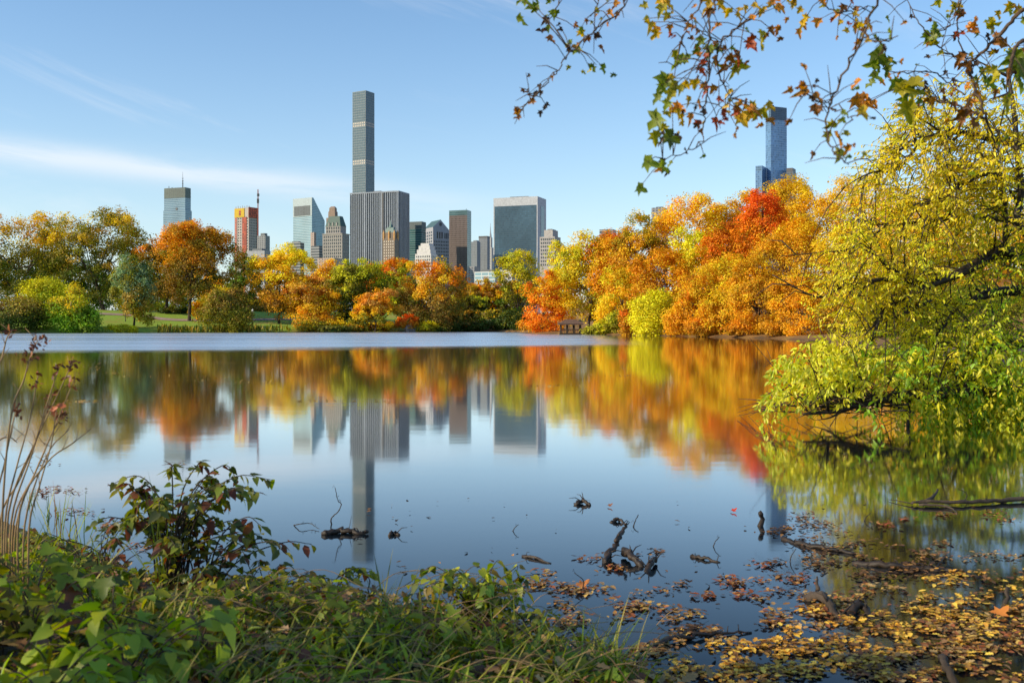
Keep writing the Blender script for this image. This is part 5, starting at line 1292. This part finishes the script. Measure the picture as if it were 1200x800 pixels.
# grass tufts
def grass_tuft(label, base, n, h, sp, cols, seed, group=None, wid=.11, cat='grass tuft', name='grass_tuft', bend=(.2, 1.1)):
    rng = np.random.default_rng(seed); base = Vector(base)
    pos = np.column_stack([rng.normal(0, sp * .25, n), rng.normal(0, sp * .25, n), np.full(n, -.03)])
    seg = 5; L = h * rng.uniform(.55, 1.15, n); tv = [(0, 0, 0)]; 
    y = np.linspace(0, 1, seg + 1); wv = .5 * np.array([.7, 1, .95, .75, .45, .02]); v = []
    for yy, ww in zip(y, wv): v += [(-ww, yy, 0), (ww, yy, 0)]
    T_B = tm(v, [(2 * i, 2 * i + 1, 2 * i + 3, 2 * i + 2) for i in range(seg)])
    a = rng.uniform(0, 6.28, n); t = rng.uniform(.05, .6, n)
    tip = np.column_stack([np.cos(a) * t, np.sin(a) * t, np.ones(n)]); nor = np.column_stack([-np.cos(a), -np.sin(a), t * .5])
    o = foliage(name, None, T_B, pos, tip, nor, L, pal_pick(rng, n, cols), M['leaf_near'], wid=(rng.uniform(.006, .011, n) / L), bend=rng.uniform(*bend, n))
    o.location = base; return tag(o, label, cat, group)
GR_ = [(.22, .32, .02), (.36, .40, .03), (.46, .44, .05), (.15, .24, .02)]
grass_tuft('long arching grass tuft at the bottom edge beside the leaf-strewn water', gp(705, 4.35), 36, .36, .3, GR_, 31, bend=(.1, .7))
grass_tuft('arching grass tuft in front of the bright bramble, bottom centre', gp(560, 4.2), 46, .32, .4, GR_ + DRY[:1], 32, bend=(.5, 1.3))
grass_tuft('yellowing grass tuft left of the bright bramble', gp(455, 4.7), 40, .30, .35, GR_ + [(.5, .42, .12)], 33, bend=(.5, 1.3))
grass_tuft('thin upright grass tuft against dark water at the bank edge', gp(452, 5.25), 14, .34, .16, OLV + GR_[:1], 34, bend=(.0, .3))
grass_tuft('straw and green grass tuft low on the bank between the leafy plants', gp(345, 4.1), 36, .30, .35, GR_ + [(.5, .42, .12)], 35, bend=(.4, 1.2))
grass_tuft('short grass tuft at the bottom edge right of centre', gp(650, 4.2), 40, .24, .3, GR_, 36, bend=(.3, 1.2))
for i, (px, d, h) in enumerate([(90, 4.4, .3), (180, 4.0, .24), (260, 4.3, .18), (310, 4.6, .16), (390, 4.6, .16), (500, 4.6, .26), (600, 4.3, .24), (430, 3.6, .24), (520, 3.7, .24), (250, 3.3, .28), (350, 3.2, .25), (140, 2.9, .28), (620, 3.8, .2), (730, 4.25, .22), (680, 4.5, .22), (40, 5.4, .35)]):
    grass_tuft('loose tuft of long bent grass blades among the bank plants', gp(px, d), 30, h * 1.45, .40, GR_ + [(.6, .5, .12), (.42, .44, .04)], 700 + i, 'loose grass tufts among the bank plants', bend=(.3, 1.3))
for i, (px, d, h, lab) in enumerate([(58, 8.3, .34, 'green reed tuft in shallow water nearest the dry stalks'), (80, 7.6, .44, 'green and russet reed tuft in shallow water left of the dark leafy shrub'), (92, 7.0, .30, 'small reed tuft in shallow water halfway to the dark leafy shrub'), (113, 6.6, .32, 'narrow reed tuft in shallow water touching the dark leafy shrub'), (38, 9.0, .26, 'short reed tuft farthest out in the water at the left')]):
    x = (px - 600) / F * d
    grass_tuft(lab, (x, d, -.05), 16, h, .22, GR_ + [(.30, .13, .04), (.12, .18, .03)], 60 + i, None, cat='reed tuft', name='reed_tuft', bend=(-.05, .25))
grass_tuft('broad pale blades sticking up through the dark leafy shrub', gp(195, 5.5), 9, .80, .15, [(.22, .30, .05), (.3, .36, .07)], 66, bend=(0, .2))

# dry stalks at the left edge
def stalks():
    rng = np.random.default_rng(41)
    data = [([(3, 600), (13, 487), (28, 445), (34, 422), (44, 399)], 1), ([(6, 612), (19, 549), (36, 487), (45, 435)], 0), ([(13, 612), (36, 536), (58, 464), (70, 429)], 0), ([(10, 600), (42, 516), (65, 468), (86, 422)], 0),
            ([(19, 615), (49, 536), (75, 474), (88, 442)], 0), ([(23, 600), (55, 542), (84, 520), (107, 502)], 2), ([(29, 615), (55, 533), (81, 503)], 2), ([(-6, 600), (6, 540), (14, 500), (20, 478)], 0), ([(0, 610), (24, 560), (48, 500), (62, 460)], 0),
            ([(16, 612), (40, 556), (62, 505), (74, 486)], 0), ([(34, 620), (46, 570), (60, 520), (66, 480)], 2), ([(-12, 470), (2, 420), (8, 396), (14, 388)], 0), ([(-20, 560), (-4, 520), (10, 512), (20, 518)], 2)]
    for i, (pts, kind) in enumerate(data):
        d = 4.7 + .1 * (i % 5)
        b0 = P(*pts[0], d); gb = gz(b0.x, d); base = Vector((b0.x, d, min(gb, b0.z) if i != 11 else gb)); 
        pw = [Vector((0, 0, -.06))] + [P(a, b_, d + .05 * j) - base for j, (a, b_) in enumerate(pts)]
        lab = 'tall dry stalk topped by a curled red-brown seed head, at the left edge' if kind == 1 else ('thin bare dry stem leaning right among the stalks at the left edge' if kind == 2 else 'dry tan weed stalk with a small brown tip at the left edge')
        root = empty('dry_stalk', base, lab, 'dry stalk', None if kind == 1 else ('bare dry stems at the left edge' if kind == 2 else 'dry tan weed stalks at the left edge'))
        c = curve(pw, 5); m = MB(); m.tube(c, taper(len(c), .0055, .0022), 6, .08, rng)
        for q in c[len(c) // 2::3]:
            m.tube([q, q + Vector((rng.normal() * .03, rng.normal() * .02, rng.uniform(.02, .07)))], [.002, .001], 4)
        m.build('stem', M['dry'], root, True)
        if kind != 2:
            n = 46 if kind == 1 else 15; t = c[-1]; a = np.array(t) + rng.normal(size=(n, 3)) * (.022 if kind == 1 else .011)
            if kind != 1: a += np.outer(rng.uniform(-1, 0, n), np.array(c[-1] - c[-4])) * .7
            for a in ((a[:26], a[26:] + np.array(c[-5] - c[-1])) if kind == 1 else (a,)):
              n = len(a); foliage('seed_head', root, T_OAK, a, rng.normal(size=(n, 3)) + np.array([0, 0, .3]), rng.normal(size=(n, 3)), rng.uniform(.015, .035, n), pal_pick(rng, n, [(.20, .06, .03), (.30, .11, .04), (.12, .05, .025)]), M['leaf_floor'], bend=rng.uniform(-.3, .8, n))
    m = foliage('dead_leaf', None, T_OAK, [(0, 0, 0), (.01, 0, -.01), (-.02, 0, -.015)], [(1, 0, -.2), (-.8, 0, -.4), (.4, 0, -1)], [(0, -1, .5)] * 3, [.05, .045, .05], [(.5, .13, .04)] * 3, M['leaf_floor'])
    m.location = P(66, 474, 4.85); tag(m, 'orange dead leaf caught on a dry stalk at the left edge', 'leaf')
stalks()

# ================================================================== on the water
def floating_leaves():
    rng = np.random.default_rng(51)
    cl = [(690, 690, 50, 12, 150, 0), (700, 722, 62, 16, 210, 0), (620, 688, 24, 9, 40, 0), (885, 690, 44, 11, 110, 1), (845, 682, 22, 6, 40, 1), (930, 615, 34, 6, 90, 2), (960, 638, 44, 7, 170, 2), (1000, 655, 60, 8, 150, 2), (1000, 702, 56, 11, 190, 0), (925, 722, 50, 12, 180, 0),
          (905, 772, 60, 15, 330, 3), (1000, 782, 100, 14, 560, 3), (1120, 716, 70, 16, 400, 3), (1150, 684, 50, 10, 240, 3), (1180, 745, 50, 20, 300, 0), (1060, 668, 60, 6, 190, 2), (800, 742, 40, 5, 60, 2), (1100, 768, 80, 18, 480, 0), (1150, 650, 44, 6, 110, 0), (770, 715, 30, 12, 60, 0),
          (750, 760, 44, 12, 170, 0), (1050, 735, 60, 14, 300, 3), (960, 752, 70, 12, 240, 3), (720, 655, 50, 10, 40, 1), (815, 700, 60, 20, 40, 1), (900, 660, 70, 24, 60, 2), (1030, 615, 50, 6, 60, 1), (1170, 610, 40, 5, 60, 1), (820, 788, 60, 10, 200, 3),
          (140, 552, 40, 4, 24, 1), (70, 575, 34, 8, 60, 1), (110, 610, 34, 8, 70, 1), (160, 640, 30, 6, 40, 1), (225, 634, 20, 5, 16, 1)]
    px, py, kd = [], [], []
    for a, b_, sx_, sy_, n, k in cl:
        # small sub-clusters so the mats are patchy
        m_ = max(2, n // 14); cx = rng.normal(a, sx_, m_); cy = rng.normal(b_, sy_, m_); j = rng.integers(0, m_, n)
        n = int(n * 1.9); j = rng.integers(0, m_, n); kk_ = rng.uniform(size=n) < .85; px.append((cx[j] + rng.normal(0, 8, n))[kk_]); py.append((cy[j] + rng.normal(0, 2.0, n))[kk_]); kd.append(np.full(n, k)[kk_])
    # sparse drift and far streaks
    n = 130; px.append(rng.uniform(420, 1200, n)); py.append(rng.uniform(585, 760, n)); kd.append(np.full(n, 2))
    for a, b_, L in [(150, 425, 60), (110, 437, 40), (200, 441, 70), (250, 446, 60), (270, 425, 20), (290, 448, 30), (90, 430, 30), (420, 428, 40), (520, 436, 50), (400, 470, 60), (720, 440, 60), (640, 452, 40), (95, 470, 20)]:
        n = 34; px.append(a + rng.uniform(-L, L, n)); py.append(b_ + rng.normal(0, .8, n)); kd.append(np.full(n, 4))
    px, py, kd = map(np.concatenate, (px, py, kd))
    k = py > 415; px, py, kd = px[k], py[k], kd[k]
    d = H * F / (py - HOR); x = (px - 600) / F * d; s = sdf(x, d); k = s < .02; x, d, kd = x[k], d[k], kd[k]; N = len(x)
    c = np.zeros((N, 3))
    for kk, cols in {0: DRY + [(.5, .24, .05), (.34, .11, .04), (.6, .38, .09)], 1: [(.35, .10, .04), (.5, .25, .07), (.2, .08, .03)], 2: [(.10, .055, .025), (.20, .10, .04), (.40, .20, .06), (.05, .03, .018)], 3: [(.85, .50, .06), (.72, .36, .05), (.55, .28, .05), (.28, .13, .04), (.85, .56, .08), (.16, .08, .03)], 4: [(.6, .4, .1), (.5, .28, .08)]}.items():
        q = kd == kk; c[q] = pal_pick(rng, int(q.sum()), cols)
    sz = rng.uniform(.018, .050, N); sz[kd == 4] = .07
    a = rng.uniform(0, 6.28, N); pos = np.column_stack([x, d, rng.uniform(.004, .022, N)])
    tip = np.column_stack([np.cos(a), np.sin(a), rng.normal(0, .10, N)]); nor = np.column_stack([rng.normal(0, .16, N), rng.normal(0, .16, N), np.ones(N)])
    h = N // 2
    for i, (tp, sl_) in enumerate(((T_OVATE, slice(0, None, 2)), (T_OAK, slice(1, None, 2)))):
        o = foliage('floating_leaves', None, tp, pos[sl_], tip[sl_], nor[sl_], sz[sl_], c[sl_], M['leaf_floor'], bend=rng.uniform(-.25, .3, len(sz[sl_])))
        tag(o, ['smooth-edged fallen leaves drifting in mats on the water', 'lobed fallen leaves drifting in mats on the water'][i], 'fallen leaves', kind='stuff')
floating_leaves()
def log(name, label, cat, pts, r0, r1=None, twigs=0, seed=0, mat='bark_dark', branches=(), z=.0):
    """pts: (photo px, photo py of the waterline, height above water)"""
    rng = np.random.default_rng(seed)
    pw = [PW(a, b_) + Vector((0, 0, h)) for a, b_, h in pts]; base = pw[0].copy(); base.z = 0
    root = empty(name, base, label, cat)
    c = curve([p - base for p in pw], 5); c = [p + Vector(rng.normal(size=3)) * r0 * .28 for p in c]
    m = MB(); m.tube(c, taper(len(c), r0, r1 or r0 * .5), 9, .34, rng)
    for i in range(twigs):
        q = c[rng.integers(1, len(c))]; e = q + Vector((rng.normal(), rng.normal() * .7, rng.uniform(.0, 1.2))) * min(.11, r0 * 2.6); m.tube([q, q.lerp(e, .5) + Vector((0, 0, .02)), e], [r0 * .22, r0 * .16, .0015], 5)
    m.build('stem', M[mat], root, True)
    for bp, br_ in branches:
        q = curve([PW(a, b_) + Vector((0, 0, h)) - base for a, b_, h in bp], 5); q = [p + Vector(rng.normal(size=3)) * br_ * .3 for p in q]
        m = MB(); m.tube(q, taper(len(q), br_, max(.0015, br_ * .35)), 7, .12, rng); m.build('branch', M[mat], root, True)
    return root
log('floating_log', 'short dark floating log with thin twigs below the tallest tower reflection', 'log', [(380, 627, .0), (395, 625, .02), (410, 625, .02), (424, 626, .01), (431, 625, .025)], .026, .012, 5, 1,
    branches=[([(408, 624, .01), (412, 622, .12)], .003)])
log('twig', 'crooked upright twig standing in the water above the short floating log', 'twig', [(391, 614, -.05), (388, 614, .04), (396, 614, .10), (400, 614, .16), (396, 614, .19), (393, 614, .29)], .0055, .0025, 4, 2)
log('twig', 'low bent twig poking from the water left of the short floating log', 'twig', [(344, 615, .0), (352, 618, .03), (364, 617, .025), (374, 621, .01)], .004, .002, 3, 3)
log('floating_log', 'small dark chunk of wood right of the short floating log', 'log', [(456, 627, .0), (462, 626, .012), (469, 627, .0)], .02, .012, 1, 4)
log('driftwood', 'forked driftwood stump standing out of the water, right of centre', 'driftwood', [(708, 660, -.03), (713, 656, .05), (722, 651, .07), (728, 648, .13)], .025, .013, 3, 5, branches=[([(722, 652, .10), (731, 646, .16), (735, 646, .20)], .016), ([(714, 657, .05), (708, 662, .02)], .02), ([(725, 650, .14), (730, 640, .14)], .008)])
log('driftwood', 'thick dark driftwood piece sloping into the water beside the forked stump', 'driftwood', [(731, 653, .045), (737, 657, .05), (745, 661, .03), (754, 664, -.02)], .026, .018, 2, 6)
log('driftwood', 'dark knot of wood at the right end of the sloping driftwood', 'driftwood', [(757, 670, -.02), (764, 664, .04), (770, 658, .03)], .024, .012, 4, 7)
log('floating_log', 'curled dead leaf-like chunk of bark farthest out, above the forked stump', 'log', [(675, 591, .0), (683, 590, .025), (692, 592, .0)], .022, .012, 4, 8)
log('floating_log', 'second bark chunk between the far chunk and the forked stump', 'log', [(716, 612, .0), (724, 611, .015), (733, 613, .0)], .018, .008, 3, 9)
log('twig', 'small crooked twig standing above the forked stump', 'twig', [(741, 618, -.02), (744, 616, .03), (748, 613, .07)], .006, .003, 1, 10)
log('floating_log', 'slim waterlogged stick lying left of the forked stump', 'stick', [(613, 652, .0), (628, 655, .012), (645, 660, .0)], .013, .007, 1, 11)
log('wooden_stake', 'dark upright wooden stake standing in the water, right half', 'stake', [(892, 616, -.3), (892, 616, .05), (891, 616, .115)], .022, .018, 0, 12)
log('floating_log', 'short pointed stick floating left of the dark upright stake', 'stick', [(809, 652, .0), (822, 655, .012), (843, 659, .0)], .015, .006, 2, 13)
log('floating_log', 'long pale-edged log with a forked end floating at the right edge', 'log', [(1068, 592, .02), (1085, 592, .035), (1120, 592, .03), (1165, 590, .025), (1215, 587, .03), (1300, 582, .03)], .013, .020, 3, 14, mat='bark', branches=[([(1085, 592, .035), (1094, 588, .06), (1099, 584, .09)], .02), ([(1078, 594, .02), (1110, 596, .02), (1122, 602, .0)], .012), ([(1068, 592, .02), (1040, 586, .01)], .006)])
log('floating_log', 'long sodden dark log under leaf debris at the right, below the long pale-edged log', 'log', [(1000, 660, -.005), (1030, 664, .012), (1070, 667, .015), (1110, 670, .005), (1150, 676, -.01)], .02, .013, 5, 15, branches=[([(1095, 668, .01), (1110, 661, .07)], .006)])
log('floating_log', 'thin dark debris-covered branch trailing right of the upright stake', 'branch', [(918, 632, .0), (945, 640, .012), (975, 645, .01), (1003, 650, .0)], .02, .012, 6, 16)
log('fallen_branch', 'long crooked branch lying on the water at the bottom, right of the grass', 'branch', [(762, 760, .01), (790, 752, .02), (815, 748, .02), (845, 744, .015), (880, 741, .005)], .014, .005, 5, 17, branches=[([(790, 752, .02), (812, 741, .02), (826, 742, .01)], .006)])
log('driftwood', 'broken stump with pale split wood among floating leaves, lower right', 'driftwood', [(948, 702, -.02), (960, 708, .05), (972, 716, .04), (984, 724, -.01)], .028, .02, 5, 18, mat='bark', branches=[([(958, 690, -.01), (958, 686, .05)], .014), ([(985, 722, .0), (1008, 708, .05)], .009)])
log('driftwood', 'mound of dark rotten wood right of the broken pale stump', 'driftwood', [(990, 722, -.02), (1008, 716, .04), (1024, 724, -.01)], .024, .014, 8, 19)
log('wooden_stake', 'stubby broken stake leaning among leaves near the right edge', 'stake', [(1174, 716, -.1), (1176, 714, .0), (1181, 710, .11)], .014, .011, 0, 20, mat='bark')
log('wooden_stake', 'pale cut stake leaning at the bottom right corner', 'stake', [(1128, 806, -.05), (1112, 796, .03), (1102, 785, .07)], .018, .016, 0, 21, mat='bark')
for i, (a, b_, L, lab) in enumerate([(1060, 706, .07, 'thin twig standing among leaves below the long sodden log'), (925, 658, .09, 'thin leaning twig below the debris-covered branch'), (948, 655, .08, 'short thin twig just right of the thin leaning twig'), (835, 640, .07, 'tiny twig alone on the dark water left of the stake'), (1130, 585, .10, 'thin twig rising behind the long pale-edged log'), (600, 622, .05, 'tiny twig alone on the water between the log and the driftwood'), (681, 690, .10, 'pale thin twig standing in the red leaves at the bank edge'), (1012, 610, .06, 'dark stub of a twig right of the upright stake'), (430, 690, .12, 'short reddish twig at the water edge, bottom left of centre')]):
    log('twig', lab, 'twig', [(a, b_, -.02), (a + 3, b_, L * .5), (a + 8 * (1 if i % 2 else -1), b_, L)], .004, .002, 1, 30 + i)
# a few single floating leaves big enough to be told apart
for i, (a, b_, s, cc, lab) in enumerate([(858, 600, .05, (.5, .05, .02), 'single red leaf floating alone on blue water'), (713, 594, .045, (.24, .10, .05), 'small curled brown leaf above the forked driftwood'), (402, 706, .05, (.25, .08, .03), 'dark russet leaf floating near the bank, bottom left of centre'), (463, 612, .03, (.03, .02, .015), 'tiny dark leaf floating near the tallest tower reflection'), (1168, 722, .085, (.62, .22, .04), 'bright orange leaf on the mat near the right edge'), (678, 689, .08, (.55, .20, .05), 'orange-brown leaf floating at the bank edge by the bramble')]):
    rng = np.random.default_rng(80 + i); p = PW(a, b_)
    o = foliage('floating_leaf', None, T_MAPLE, [(0, 0, .012), (.01, .01, .016)], [(1, .4, .15), (-.5, 1, .2)], [(.1, -.3, 1), (-.2, .1, 1)], [s, s * .7], [cc, cc], M['leaf_floor'], bend=np.array([-.4, .3])); o.location = p; tag(o, lab, 'leaf')
